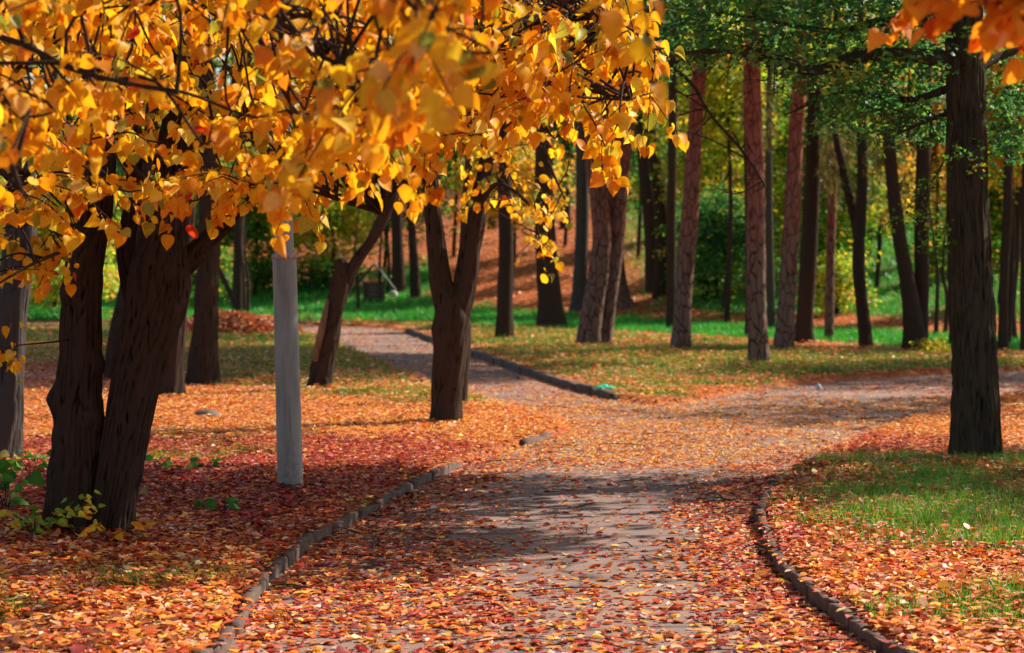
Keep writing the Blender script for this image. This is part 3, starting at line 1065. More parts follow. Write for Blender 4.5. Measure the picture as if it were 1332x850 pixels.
# ---- the other trunks: (name, label, stems, base row, bark, crown, crown height, scale)
TREES = [
    ('grey_tree', 'grey trunk leaning in at the left edge of the picture', [[(-2, 604, 44), (6, 560, 42), (8, 480, 44), (14, 400, 46), (26, 320, 42), (28, 220, 36), (14, 120, 30), (0, 0, 24)]], 602, 'bark_grey', 'linden_a', 8.0, 1.0),
    ('slim_tree', 'slim trunk with a flared foot just behind the double-stemmed linden', [[(221, 517, 34), (224, 480, 26), (230, 420, 24), (238, 360, 22), (244, 280, 20), (246, 150, 18), (240, 20, 16)]], 515, 'bark_smooth', 'linden_c', 8.6, 0.9),
    ('park_tree', 'straight dark trunk left of the lamp post, on the grass edge', [[(262, 502, 40), (265, 460, 35), (268, 400, 31), (271, 340, 28), (272, 240, 26), (268, 120, 23), (262, 0, 20)]], 500, 'bark_smooth', 'linden_b', 9.0, 1.0),
    ('slanting_tree', 'slanting trunk seen through the gap between the two linden stems', [[(146, 497, 22), (152, 450, 24), (164, 390, 24), (178, 330, 24), (190, 250, 22), (200, 120, 18)]], 495, 'bark_smooth', 'thin', 9.0, 0.9),
    ('park_tree', 'straight dark trunk on the middle lawn, close to the far kerb', [[(655, 445, 25), (656, 410, 23), (658, 340, 21), (657, 260, 20), (652, 160, 19), (650, 20, 17)]], 443, 'bark', 'linden_c', 9.5, 1.0),
    ('broad_tree', 'broad dark trunk widening at its foot, on the bright green strip', [[(718, 429, 42), (716, 400, 33), (711, 340, 30), (708, 260, 28), (707, 160, 26), (704, 20, 23)]], 427, 'bark', 'linden_b', 11, 1.3),
    ('twin_tree', 'pair of reddish pine-like stems crossing near their feet, on the middle lawn', [[(766, 454, 32), (770, 410, 30), (779, 350, 30), (783, 300, 27), (776, 230, 25), (771, 150, 23), (772, 70, 22), (776, -20, 20)], [(783, 443, 22), (792, 390, 24), (799, 330, 25), (804, 260, 26), (812, 170, 25), (818, 90, 24), (824, -20, 22)]], 452, 'bark_pine', 'pine', 11, 1.1),
    ('pale_tree', 'pale grey-green trunk standing behind the twin stems', [[(751, 417, 24), (753, 380, 20), (757, 300, 19), (757, 200, 18), (752, 60, 16)]], 415, 'bark_grey', 'linden_a', 11, 1.1),
    ('sunlit_tree', 'short stretch of flared sunlit trunk right of the twin stems', [[(815, 416, 32), (809, 390, 24), (803, 350, 22), (798, 280, 20), (792, 150, 18)]], 415, 'bark_pine', 'pine', 11, 1.1),
    ('pine_tree', 'red-barked pine leaning slightly, first pine right of the twin stems', [[(884, 460, 27), (887, 420, 25), (891, 350, 25), (898, 270, 24), (903, 190, 22), (908, 110, 21), (913, 30, 20), (917, -60, 18)]], 458, 'bark_pine', 'pine', 11, 1.1),
    ('thin_tree', 'thin dark trunk close behind the first leaning pine', [[(873, 432, 15), (873, 380, 14), (873, 300, 14), (874, 220, 13), (876, 80, 12)]], 430, 'bark', 'thin', 11, 0.9),
    ('pine_tree', 'straight brown pine standing nearest on the middle lawn', [[(988, 477, 27), (986, 440, 25), (984, 380, 25), (983, 300, 24), (983, 220, 23), (979, 140, 23), (978, 60, 22), (980, -60, 20)]], 475, 'bark_pine', 'pine', 10.5, 1.1),
    ('pine_tree', 'brown pine leaning right, just beyond the straight nearest pine', [[(1019, 462, 28), (1022, 420, 26), (1026, 350, 25), (1030, 280, 24), (1034, 200, 23), (1039, 120, 22), (1044, 40, 20), (1050, -60, 18)]], 460, 'bark_pine', 'pine', 11, 1.1),
    ('thin_tree', 'thin dark trunk half hidden behind the nearest straight pine', [[(974, 441, 13), (975, 400, 12), (974, 300, 11), (972, 180, 11)]], 440, 'bark', 'thin', 11, 0.8),
    ('thin_tree', 'thin grey trunk in the gap between the two nearer pines', [[(1004, 432, 12), (1003, 390, 11), (1001, 320, 11), (1000, 200, 10)]], 431, 'bark_grey', 'thin', 11, 0.8),
    ('park_tree', 'dark trunk with a broad foot right of the pines, below hanging twigs', [[(1046, 449, 30), (1047, 420, 24), (1051, 350, 25), (1055, 270, 23), (1058, 200, 22), (1060, 100, 19)]], 447, 'bark_smooth', 'linden_a', 10, 1.1),
    ('forked_tree', 'slender dark trunk forking high with one arm leaning left, on green strip', [[(1127, 453, 20), (1123, 410, 18), (1117, 350, 18), (1119, 290, 17), (1121, 240, 15), (1121, 150, 13)], [(1117, 320, 13), (1111, 285, 12), (1103, 250, 12), (1095, 215, 11), (1086, 160, 9)]], 452, 'bark_smooth', 'thin', 10, 1.0),
    ('forked_tree', 'dark trunk splitting near the ground into a leaning and an upright stem', [[(1190, 459, 34), (1188, 420, 28), (1181, 370, 22), (1170, 310, 20), (1161, 240, 19), (1155, 160, 17), (1150, 40, 15)], [(1196, 445, 22), (1199, 380, 21), (1199, 300, 22), (1201, 220, 21), (1203, 120, 20)]], 457, 'bark', 'linden_a', 10, 1.1),
    ('thin_tree', 'slim trunk just right of the thick furrowed trunk', [[(1305, 460, 16), (1305, 420, 14), (1307, 340, 13), (1311, 270, 14), (1312, 150, 12)]], 459, 'bark_smooth', 'thin', 10, 0.9),
    ('crooked_tree', 'crooked dark trunk at the right edge, foot hidden in shade', [[(1318, 447, 15), (1315, 400, 14), (1320, 340, 14), (1323, 290, 12), (1328, 200, 11)]], 446, 'bark', 'thin', 10, 0.9),
    ('thin_tree', 'trunk cut by the right edge of the picture', [[(1334, 463, 14), (1333, 400, 14), (1334, 300, 13), (1336, 150, 12)]], 462, 'bark', 'linden_b', 10, 0.9),
    ('thin_tree', 'narrow trunk almost hidden along the left side of thick furrowed trunk', [[(1241, 450, 14), (1239, 380, 13), (1237, 280, 12), (1235, 150, 11)]], 449, 'bark_smooth', 'thin', 10, 0.8),
]
for nm, lab, stems, vb, bk, cr, ch, cs in TREES:
    d = base_depth(vb)
    top = [(0.0, 1.8, 0.1), (random.uniform(-.2, .2), 2.2, 0.06), (0.0, 2.0, 0.03)]
    slim = 0.9 if vb < 470 else 1.0
    st = [stem_px([(q[0], q[1], q[2] * slim) for q in s], d if k == 0 else d + 0.2, top) for k, s in enumerate(stems)]
    st = [s for s in st]
    for s in st:
        s[-3:, 3] = np.minimum(s[-3:, 3], s[-4, 3] * np.array([0.8, 0.55, 0.25]))
    rt, og = make_tree(nm, lab, st, d, bk, cr, ch=ch, cs=cs, detail=2 if vb > 470 else 1, bsize=0.009, bfreq=30, flare=0.4, lump=0.14)

    if bk == 'bark_pine':
        cl = catmull(st[0], 60)
        for k in range(9):
            c_ = cl[random.randint(18, 46)]
            a_ = random.uniform(0, 6.28)
            ln = random.uniform(0.12, 0.5)
            e_ = c_[:3] + np.array([math.cos(a_) * (c_[3] + ln), math.sin(a_) * (c_[3] + ln), random.uniform(-.12, .1)])
            b_ = c_[:3] + np.array([math.cos(a_), math.sin(a_), 0]) * c_[3] * 0.6
            v, f = tube(np.array([(*b_, .022), (*(b_ * .5 + e_ * .5), .016), (*e_, .007)]), 6, 8, lump=0.2)
            obj('branch_stub', mesh_from('branch_stub', v - og, f, smooth=True, mat=M[bk]), rt)
# trunks that stand on the rising ground: placed by depth
FAR = [
    ('far_tree', 'dark trunk at the hill foot, left one of a leaning pair', 850, 68, [(0, 22), (-2, 20), (-10, 18), (-16, 15)], 'bark'),
    ('far_tree', 'dark trunk at the hill foot, right one of a leaning pair', 860, 66, [(0, 24), (2, 20), (-4, 18), (-14, 15)], 'bark'),
    ('far_tree', 'dark trunk below the leaf slope, left of two behind the forked trunk', 519, 76, [(0, 18), (-2, 15), (-4, 14), (-5, 13)], 'bark'),
    ('far_tree', 'dark trunk below the leaf slope, right of two behind the forked trunk', 541, 74, [(0, 14), (-4, 11), (-8, 10), (-12, 9)], 'bark'),
    ('far_tree', 'lone dark trunk beyond the leaf heap at left', 309, 72, [(0, 15), (1, 13), (3, 12), (4, 12)], 'bark'),
    ('far_tree', 'small dark trunk on the orange slope behind broad trunk', 735, 88, [(0, 14), (1, 12), (2, 11), (4, 10)], 'bark'),
    ('far_tree', 'small dark trunk high on the orange slope, left of the twin stems', 640, 92, [(0, 12), (1, 10), (2, 10), (3, 9)], 'bark'),
]
for nm, lab, u, d, shape, bk in FAR:
    x = (u - 666) / F * d
    gz = float(ground_z(np.array([x]), np.array([d]))[0])
    st = []
    for k, (du, wd) in enumerate(shape):
        st.append((x + du / F * d, d, gz + k * 1.6 - (0.1 if k == 0 else 0), wd * 0.5 * d / F))
    for k in range(3):
        l = st[-1]
        st.append((l[0] + random.uniform(-.2, .2), d, l[2] + 1.8, l[3] * 0.7))
    make_tree(nm, lab, [np.array(st)], d, bk, random.choice(['thin', 'thin', 'linden_c']), ch=10.5, cs=0.95, detail=0)
# thin saplings
SAP = [(495, 74, 2.3, 'bare sapling on the green slope, left of two near the hut'), (504, 76, 2.4, 'bare sapling on the green slope, right of two near the hut'), (466, 70, 1.6, 'short bare sapling beside the leaning trunk'),
       (1217, 49, 1.5, 'thin sapling between forked trunk and thick trunk, left of two'), (1229, 50, 1.4, 'thin sapling between forked trunk and thick trunk, right of two'),
       (322, 68, 1.9, 'thin sapling just right of the lone far trunk'), (318, 70, 2.1, 'thin sapling behind the slanted log at left')]
for u, d, h, lab in SAP:
    x = (u - 666) / F * d
    gz = float(ground_z(np.array([x]), np.array([d]))[0])
    r = 0.055
    pr = np.array([(x, d, gz - 0.05, r), (x + random.uniform(-.05, .05), d, gz + h * 0.5, r * 0.8), (x + random.uniform(-.15, .15), d, gz + h, r * 0.6), (x + random.uniform(-.2, .2), d, gz + h * 2, r * 0.2)])
    make_tree('sapling', lab, [pr], d, 'bark_smooth', None, detail=0, flare=0)

# ------------------------------------------------------------------ leaf-bearing boughs
def tri_sample(poly, n):
    poly = np.asarray(poly, float)
    lo, hi = poly.min(0), poly.max(0)
    out = np.zeros((0, 2))
    while len(out) < n:
        q = lo + (hi - lo) * rng.random((n * 3, 2))
        out = np.vstack([out, q[inside(poly, q[:, 0], q[:, 1])]])
    return out[:n]


def bough_tree(root, origin, limbs, targets, leafsize, palette, per, twig_len, mat, nparts=300, connect=True):
    """limbs: (n,4) polylines; targets: (n,3) twig positions. Adds branch parts, one twigs part, leaf parts and the remaining foliage"""
    limb_pts = []
    for l in limbs:
        v, f = tube(np.asarray(l), 9, 40, lump=0.18)
        obj('branch', mesh_from('branch', v - origin, f, smooth=True, mat=mat), root)
        limb_pts.append(catmull(np.asarray(l), 40)[:, :3])
    limb_pts = np.vstack(limb_pts) if limb_pts else None
    L = Leaves()
    tw = []
    for t in targets:
        if limb_pts is not None:
            dd = np.linalg.norm(limb_pts - t, axis=1)
            a = limb_pts[np.argmin(dd + 0.45 * rng.random(len(dd)))]
        else:
            a = t + np.array([-0.3, 0.1, 0.3])
        out = t - a
        ln = np.linalg.norm(out)
        hd = unit(out * (1, 1, 0.25) + rng.standard_normal(3) * 0.25)
        tl = twig_len * rng.uniform(0.6, 1.3)
        end = t + hd * tl * 0.5 + np.array([0, 0, -0.22 * tl])
        beg = t - hd * tl * 0.5 + np.array([0, 0, 0.05 * tl])
        if connect and ln > 0.1:
            midp = (a + beg) * 0.5 + np.array([0, 0, 0.05]) + rng.standard_normal(3) * 0.05
            pr = np.array([(*a, 0.008), (*midp, 0.006), (*beg, 0.0045), (*t, 0.0035), (*end, 0.0015)])
        else:
            pr = np.array([(*beg, 0.0045), (*t, 0.0035), (*end, 0.0015)])
        tw.append(tube(pr, 5, 14))
        cl = catmull(np.array([beg, t, end]), 24)
        n = max(3, int(per * rng.uniform(0.7, 1.3) * tl / twig_len))
        s = np.sort(rng.random(n)) ** 0.85
        pos = cl[np.clip((s * 23).astype(int), 0, 23)]
        dirv = unit(cl[-1] - cl[0])
        side = unit(np.cross(dirv, (0, 0, 1))) * np.where(np.arange(n) % 2, 1, -1)[:, None]
        tip = side * 0.55 + dirv * 0.45 + np.array([0, 0, -0.75]) + rng.standard_normal((n, 3)) * 0.33
        tip = unit(tip)
        pet = leafsize * 0.42
        p = pos + tip * pet * 0.9 + rng.standard_normal((n, 3)) * 0.012
        nn = np.array([0.25, -0.75, 0.75]) + rng.standard_normal((n, 3)) * 0.55
        L.add(p, frames(tip, nn), leafsize * rng.uniform(0.45, 1.3, n), pick(palette, n).clip(0.004, 0.95))
    v, f = join(tw)
    o = obj('twigs', mesh_from('twigs', v - origin, f, smooth=True, mat=mat), root)
    o['kind'] = 'stuff'
    p, R, s, c = L.arrays()
    # the leaves that show largest and lie in the picture are single parts
    uu = 666 + p[:, 0] / p[:, 1] * F
    vv = YH - (p[:, 2] - EYE) / p[:, 1] * F
    score = s / p[:, 1] * np.where((uu > -10) & (uu < 1342) & (vv > -10), 1, 0.01)
    # front-most leaves first: hidden ones count little
    order = np.argsort(-score)
    k = order[:nparts]
    rest = order[nparts:]
    single_leaves('leaf', root, p[k], R[k], s[k], c[k], T_HEART, M['leaf'], 8, origin)
    if len(rest):
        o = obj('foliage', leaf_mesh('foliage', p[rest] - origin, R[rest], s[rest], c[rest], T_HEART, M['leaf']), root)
        o['kind'] = 'stuff'


def limb(*pts):                           # (u, v, depth, width px)
    return np.array([(*P(u, v, d), w * 0.5 * d / F) for u, v, d, w in pts])


def targets_px(poly, n, d0, d1):
    q = tri_sample(poly, n)
    d = rng.uniform(d0, d1, n)
    return np.array([P(u, v, dd) for (u, v), dd in zip(q, d)])


# boughs of the double-stemmed linden
polyA = [(-60, -60), (820, -60), (835, 60), (845, 120), (800, 140), (775, 185), (750, 140), (690, 140), (630, 155), (575, 180), (540, 215), (460, 265), (400, 270), (330, 255),
         (280, 270), (180, 260), (150, 240), (80, 270), (-60, 290)]
tA = np.vstack([targets_px(polyA, 300, 10.6, 13.9),
                targets_px([(430, -20), (820, -20), (850, 130), (790, 170), (740, 130), (640, 165), (560, 185), (470, 170)], 125, 10.2, 12.0),
                targets_px([(-40, 305), (60, 305), (90, 325), (50, 350), (-40, 360)], 10, 12, 13),
                targets_px([(-20, 445), (30, 440), (30, 455), (-20, 465)], 2, 12.4, 13),
                targets_px([(770, 150), (800, 150), (810, 190), (780, 185)], 3, 10.5, 11)])
limbsA = [A_r2[4:],
          limb((240, 60, dA, 16), (330, 40, 13.4, 12), (450, 60, 12.8, 9), (580, 90, 12.2, 7), (720, 110, 11.6, 5), (820, 130, 11, 2.5)),
          limb((214, 300, dA, 18), (180, 230, 13.2, 13), (130, 190, 12.6, 9), (60, 210, 12, 6), (-20, 280, 11.8, 3)),
          limb((222, 220, dA, 16), (280, 170, 13, 12), (340, 190, 12.4, 9), (420, 250, 11.8, 6), (500, 280, 11.4, 3)),
          limb((235, 120, dA, 16), (200, 60, 13.2, 11), (120, 50, 12.6, 8), (20, 90, 12, 5)),
          limb((450, 60, 12.8, 8), (560, 20, 12.2, 6), (680, 10, 11.6, 4), (800, 30, 11, 2)),
          limb((120, 300, 13.6, 8), (95, 320, 12.8, 6), (40, 345, 12.2, 4), (-20, 380, 12, 2)),
          limb((100, 440, 13.7, 3), (70, 445, 13.2, 2.4), (20, 450, 12.8, 2), (-20, 460, 12.6, 1.5))]
bough_tree(rootA, oA, limbsA, tA, 0.062, 'yellow', 20, 0.46, M['bark'])

# boughs of a second linden whose trunk stands left of the picture
oN = np.array([-3.6, 8.2, 0.05])
polyN = [(-80, -60), (650, -60), (600, 60), (570, 130), (540, 190), (500, 215), (460, 240), (400, 230), (320, 215), (240, 150), (150, 150), (80, 215), (-80, 260)]
polyN2 = [(490, -60), (630, -60), (610, 10), (590, 70), (560, 130), (520, 110), (490, 20)]
rootN, _ = make_tree('linden_tree', 'linden whose blurred orange boughs hang in from the top left', [np.array([(*oN, 0.17), (-3.62, 8.2, 1.5, 0.15), (-3.5, 8.15, 3.0, 0.13), (-3.4, 8.1, 4.6, 0.09), (-3.4, 8.1, 6.2, 0.04)])], 8.2, 'bark', 'thin', ch=6.2, cs=0.75, detail=1)
tN = np.vstack([targets_px(polyN, 108, 7.4, 9.4), targets_px(polyN2, 12, 5.6, 6.4), targets_px([(760, -70), (830, -70), (835, -40), (790, -50)], 3, 5.5, 5.9),
                targets_px([(-40, 110), (40, 120), (40, 180), (-40, 200)], 8, 6.6, 7.6), targets_px([(360, 140), (540, 140), (530, 200), (450, 235), (360, 220)], 14, 7.2, 8.2)])
topN = np.array([-3.5, 8.15, 3.0, 0.07])
limbsN = [np.vstack([topN, limb((150, -60, 8.4, 13), (350, 30, 8.1, 9), (450, 100, 7.8, 6), (520, 170, 7.6, 3))]),
          np.vstack([topN - [0, 0, .3, 0.02], limb((-60, 40, 8.2, 11), (100, 100, 7.8, 7), (230, 130, 7.6, 4))]),
          np.vstack([topN + [0, 0, .3, 0], limb((120, -160, 7.6, 16), (350, -110, 6.8, 13), (500, -60, 6.1, 9), (560, 40, 6.0, 4)), ]),
          np.vstack([topN - [0, 0, .6, 0.03], limb((-120, 150, 7.6, 14), (-20, 210, 7.0, 9), (40, 270, 6.8, 4)), ]),
          limb((350, -110, 6.8, 12), (600, -110, 6.1, 9), (740, -90, 5.8, 6), (820, -60, 5.7, 3))]
bough_tree(rootN, oN, limbsN, tN, 0.055, 'near', 19, 0.4, M['bark'])

# boughs of a linden right of the picture
oC = np.array([3.3, 7.0, 0.05])
rootC, _ = make_tree('linden_tree', 'linden whose blurred orange leaves hang in at the top right corner', [np.array([(*oC, 0.16), (3.3, 7.0, 1.5, 0.14), (3.2, 6.9, 3.0, 0.12), (3.1, 6.8, 4.6, 0.08), (3.1, 6.8, 6.2, 0.03)])], 7, 'bark', 'thin', ch=6.2, cs=0.7, detail=1)
tC = np.vstack([targets_px([(1262, -80), (1380, -80), (1380, 14), (1320, 16), (1255, -8)], 44, 5.6, 6.6), targets_px([(1165, 0), (1190, 5), (1185, 15), (1160, 10)], 1, 7.4, 7.8)])
limbsC = [np.vstack([[3.2, 6.9, 2.9, 0.05], limb((1420, -60, 6.2, 16), (1340, -60, 5.9, 9), (1280, -40, 5.8, 4))]),
          limb((1340, -60, 5.9, 8), (1270, -70, 6.5, 5), (1190, -20, 7.5, 3))]
bough_tree(rootC, oC, limbsC, tC, 0.055, 'orange', 16, 0.26, M['bark'])

# hanging sprays of the forked middle tree
tM = np.vstack([targets_px([(560, 120), (720, 120), (730, 200), (720, 330), (690, 330), (660, 300), (600, 300), (560, 250)], 22, dM - 1.2, dM + 1.0),
                targets_px([(610, 190), (740, 190), (735, 300), (700, 330), (640, 300)], 10, dM - 1.2, dM + .6),
                targets_px([(440, 40), (860, 40), (840, 150), (720, 190), (560, 190)], 36, dM - 1.5, dM + 1.5)])
limbsM = [limb((632, 215, dM, 12), (665, 180, dM - 0.3, 8), (700, 190, dM - 0.5, 5), (735, 260, dM - 0.6, 2)),
          limb((625, 260, dM, 8), (650, 240, dM - .4, 6), (690, 270, dM - .6, 4), (705, 330, dM - .7, 1.5)),
          limb((562, 270, dM, 9), (540, 200, dM - .4, 6), (500, 140, dM - .6, 4), (450, 120, dM - .7, 2)),
          limb((640, 120, dM, 10), (700, 90, dM - .4, 7), (780, 80, dM - .6, 4), (850, 110, dM - .8, 2))]
bough_tree(rootM, oM, limbsM, tM, 0.075, 'yellow', 10, 0.6, M['bark'])

# level branches of the thick right-hand tree with fine dark green leaflets
limbsR = [limb((1255, 80, dR, 26), (1180, 72, dR, 20), (1110, 75, dR + .1, 15), (1060, 92, dR, 13), (1000, 78, dR - .2, 9), (930, 66, dR - .4, 6), (840, 78, dR - .6, 3)),
          limb((1060, 92, dR, 9), (960, 62, dR + .6, 7), (870, 85, dR + .8, 5), (800, 110, dR + .9, 3)),
          limb((1255, 20, dR, 18), (1150, 28, dR + .5, 12), (1080, 40, dR + .8, 8), (960, 20, dR + 1, 4), (860, 10, dR + 1.1, 2)),
          limb((1250, 110, dR, 12), (1180, 130, dR + .3, 8), (1100, 120, dR + .8, 5), (1020, 150, dR + 1, 2)),
          limb((1240, 145, dR, 7), (1200, 160, dR + .1, 5), (1160, 178, dR + .1, 3)),
          limb((870, 85, dR + .8, 5), (900, 110, dR + .7, 5), (925, 150, dR + .6, 4), (960, 190, dR + .5, 3.5), (985, 225, dR + .4, 2.5), (1000, 255, dR + .3, 1.2)),
          limb((1270, 90, dR, 14), (1310, 70, dR + .2, 10), (1380, 50, dR + .3, 6)),
          limb((1240, 160, dR - .1, 4), (1225, 215, dR - .3, 3), (1200, 250, dR - .4, 2), (1165, 285, dR - .5, 1))]
for l in limbsR:
    v, f = tube(l, 10, 44, lump=0.2)
    obj('branch', mesh_from('branch', v - oR, f, smooth=True, mat=M['bark_moss']), rootR)
fine_tw = []
for l in limbsR[:6]:
    cl = catmull(l, 40)
    for k in range(11):
        c_ = cl[random.randint(8, 38)][:3]
        ln = random.uniform(0.25, 0.8)
        dv = np.array([random.uniform(-1, .3), random.uniform(-.5, .5), random.uniform(-.55, .4)])
        e_ = c_ + dv * ln
        m_ = c_ * .5 + e_ * .5 + np.array([0, 0, random.uniform(-.05, .08)])
        fine_tw.append(tube(np.array([(*c_, .008), (*m_, .005), (*e_, .002)]), 5, 10))
        for q in range(3):
            b_ = m_ * (1 - q / 3) + e_ * (q / 3)
            e2 = b_ + np.array([random.uniform(-.25, .1), random.uniform(-.15, .15), random.uniform(-.15, .12)])
            fine_tw.append(tube(np.array([(*b_, .004), (*e2, .0015)]), 4, 3))
v, f = join(fine_tw)
obj('twigs', mesh_from('twigs', v - oR, f, smooth=True, mat=M['bark_moss']), rootR)['kind'] = 'stuff'
L = Leaves()
lp_ = np.vstack([catmull(l, 30)[6:, :3] for l in limbsR[:5]])
for poly, n, d0, d1 in (([(800, -30), (1240, -30), (1240, 95), (1050, 110), (960, 60), (860, 95), (800, 90)], 330, dR - .6, dR + 1.6),
                        ([(1040, 100), (1230, 100), (1220, 170), (1100, 180)], 90, dR, dR + 1.4), ([(1285, 60), (1380, 40), (1380, 200), (1290, 200)], 70, dR, dR + 1.4)):
    for t in targets_px(poly, n, d0, d1):
        spray_cloud(L, t, (.05, .05, .03), 1, 24, 0.054, 'teal', slen=0.46, flat=0.05, droop=0.12)
for l in (limbsR[7],):
    for t in catmull(l, 14)[4:, :3]:
        spray_cloud(L, t, (.05, .05, .03), 1, 12, 0.04, 'green', slen=0.2, flat=0.1)
for u, v, n in ((1215, 290, 10), (1245, 210, 4), (1285, 212, 4)):
    for t in targets_px([(u - 22, v - 30), (u + 18, v - 30), (u + 18, v + 40), (u - 22, v + 30)], n, dR - .5, dR - .1):
        spray_cloud(L, t, (.05, .05, .03), 1, 14, 0.042, 'green', slen=0.22, flat=0.1)
o = obj('foliage', (lambda a: leaf_mesh('foliage', a[0] - oR, *a[1:], T_DIA, M['foliage']))(L.arrays()), rootR)
o['kind'] = 'stuff'

# ------------------------------------------------------------------ understorey trees and shrubs behind, each of its own
def understorey(name, label, u, v, d, ru, rv, nspray, per, size, palette, trunk=True, floor=True, cat='tree', slen=0.8):
    c = P(u, v, d)
    gz = float(ground_z(np.array([c[0]]), np.array([d]))[0])
    origin = np.array([c[0], d, gz])
    root = empty(name, origin)
    tag(root, label, cat, 'trees and shrubs behind the park trunks')
    L = Leaves()
    rad = (ru * d / F, ru * d / F * 0.8, rv * d / F)
    cs = spray_cloud(L, c, rad, nspray, per, size, palette, shell=0.5, slen=slen, floor=gz + 0.15)
    a = L.arrays()
    obj('crown', leaf_mesh('crown', a[0] - origin, *a[1:], T_DIA, M['foliage']), root)
    pr = np.array([(*(origin - [0, 0, .1]), 0.07), (c[0] + .1, d, gz * 0.5 + c[2] * 0.5, 0.055), (*c, 0.04), (c[0], d, c[2] + rad[2] * 0.8, 0.015)])
    vv, ff = tube(pr, 8, 16, lump=0.15)
    obj('trunk', mesh_from('trunk', vv - origin, ff, smooth=True, mat=M['bark_smooth']), root)
    sel = cs[rng.choice(len(cs), min(9, len(cs)), replace=False)]
    limbs_to(root, origin, np.array([c[0], d, c[2] - rad[2] * 0.35]), sel, 0.03, M['bark_smooth'], nrad=5)


US = [
    ('understorey_tree', 'green and yellow leaved tree between the first pine and the straight pine', 930, 190, 64, 80, 190, 520, 24, 0.12, 'ygreen'),
    ('understorey_tree', 'deep green tree behind the straight nearest pine', 985, 130, 72, 80, 170, 230, 24, 0.13, 'dgreen'),
    ('shrub', 'low dark green shrub with a few orange leaves, right of the first pine', 940, 300, 61, 62, 62, 260, 24, 0.10, 'teal'),
    ('understorey_tree', 'mid green tree behind the trunk under the hanging twigs', 1075, 190, 60, 90, 140, 440, 24, 0.12, 'green'),
    ('understorey_tree', 'yellow-green tree behind the slender forked trunk', 1130, 130, 68, 90, 170, 460, 24, 0.12, 'ygreen'),
    ('understorey_tree', 'rusty brown-leaved tree beside the leaning and upright stems', 1215, 170, 66, 60, 120, 260, 24, 0.12, 'rust'),
    ('understorey_tree', 'green tree behind the leaning and upright stems', 1185, 160, 74, 100, 180, 480, 24, 0.14, 'green'),
    ('understorey_tree', 'yellow-leaved tree at the right edge behind the thick trunk', 1310, 130, 44, 60, 110, 300, 24, 0.1, 'gold'),
    ('understorey_tree', 'green tree low at the right edge behind the thick trunk', 1300, 250, 56, 70, 130, 380, 24, 0.11, 'green'),
    ('shrub', 'light green shrub at the foot of the trunk under hanging twigs', 1085, 370, 58, 40, 44, 120, 26, 0.09, 'ygreen'),
    ('understorey_tree', 'dark green tree behind the twin stems', 830, 120, 76, 80, 130, 380, 24, 0.14, 'dgreen'),
    ('understorey_tree', 'bluish green tree behind the broad trunk', 735, 130, 82, 90, 150, 460, 24, 0.15, 'teal'),
    ('understorey_tree', 'golden tree over the orange slope, behind the middle lawn trunk', 665, 225, 72, 70, 70, 260, 28, 0.12, 'gold'),
    ('understorey_tree', 'green tree over the slope behind the forked V trunk', 590, 150, 84, 80, 150, 420, 24, 0.15, 'green'),
    ('understorey_tree', 'dark green tree above the little hut', 500, 240, 84, 80, 80, 320, 24, 0.14, 'dgreen'),
    ('understorey_tree', 'yellow-green tree behind the leaning broken trunk', 430, 270, 78, 70, 70, 320, 24, 0.13, 'ygreen'),
    ('understorey_tree', 'green tree between lamp post and the straight dark trunk', 330, 270, 80, 80, 90, 360, 24, 0.14, 'green'),
    ('understorey_tree', 'dark tree behind the double-stemmed linden', 200, 240, 82, 110, 130, 420, 24, 0.15, 'dgreen'),
    ('understorey_tree', 'bright green tree at the far left behind the grey trunk', 70, 290, 74, 90, 100, 380, 24, 0.14, 'ygreen'),
    ('shrub', 'dark shrub on the slope right of the lamp post', 420, 350, 80, 50, 30, 130, 26, 0.11, 'dgreen'),
    ('shrub', 'green shrub on the slope left of the lamp post', 340, 352, 82, 50, 28, 130, 26, 0.11, 'green'),
    ('shrub', 'green shrub behind the heap of leaves', 270, 352, 74, 40, 36, 130, 26, 0.1, 'green'),
    ('shrub', 'green shrub seen left of the double-stemmed linden', 90, 360, 64, 60, 30, 150, 26, 0.1, 'ygreen'),
    ('shrub', 'green shrub on the slope right of leaning and upright stems', 1228, 335, 62, 26, 36, 90, 26, 0.1, 'green'),
    ('understorey_tree', 'bright yellow-green low tree between the reddish pines and hanging twigs', 1000, 270, 66, 60, 90, 300, 24, 0.11, 'ygreen'),
    ('understorey_tree', 'golden-leaved tree low between the slender forked trunk and leaning stem', 1140, 205, 62, 50, 75, 240, 24, 0.11, 'gold'),
    ('understorey_tree', 'yellow and green tree high between first pine and straight pine', 945, 110, 58, 60, 100, 260, 24, 0.11, 'ygreen'),
    ('understorey_tree', 'light green tree behind the pair of leaning trunks at the hill foot', 860, 210, 80, 60, 80, 260, 24, 0.13, 'ygreen'),
    ('shrub', 'fresh green shrub between the slender forked trunk and the trunk left of it', 1090, 320, 64, 34, 40, 170, 26, 0.1, 'green'),
    ('understorey_tree', 'fresh green tree high behind the leaning stem', 1150, 240, 78, 70, 70, 300, 24, 0.13, 'ygreen'),
    ('shrub', 'green shrub left of the straight nearest pine', 915, 340, 64, 36, 36, 150, 26, 0.1, 'green'),
]
for row in US:
    understorey(row[0], row[1], *row[2:], cat='shrub' if row[0] == 'shrub' else 'tree')

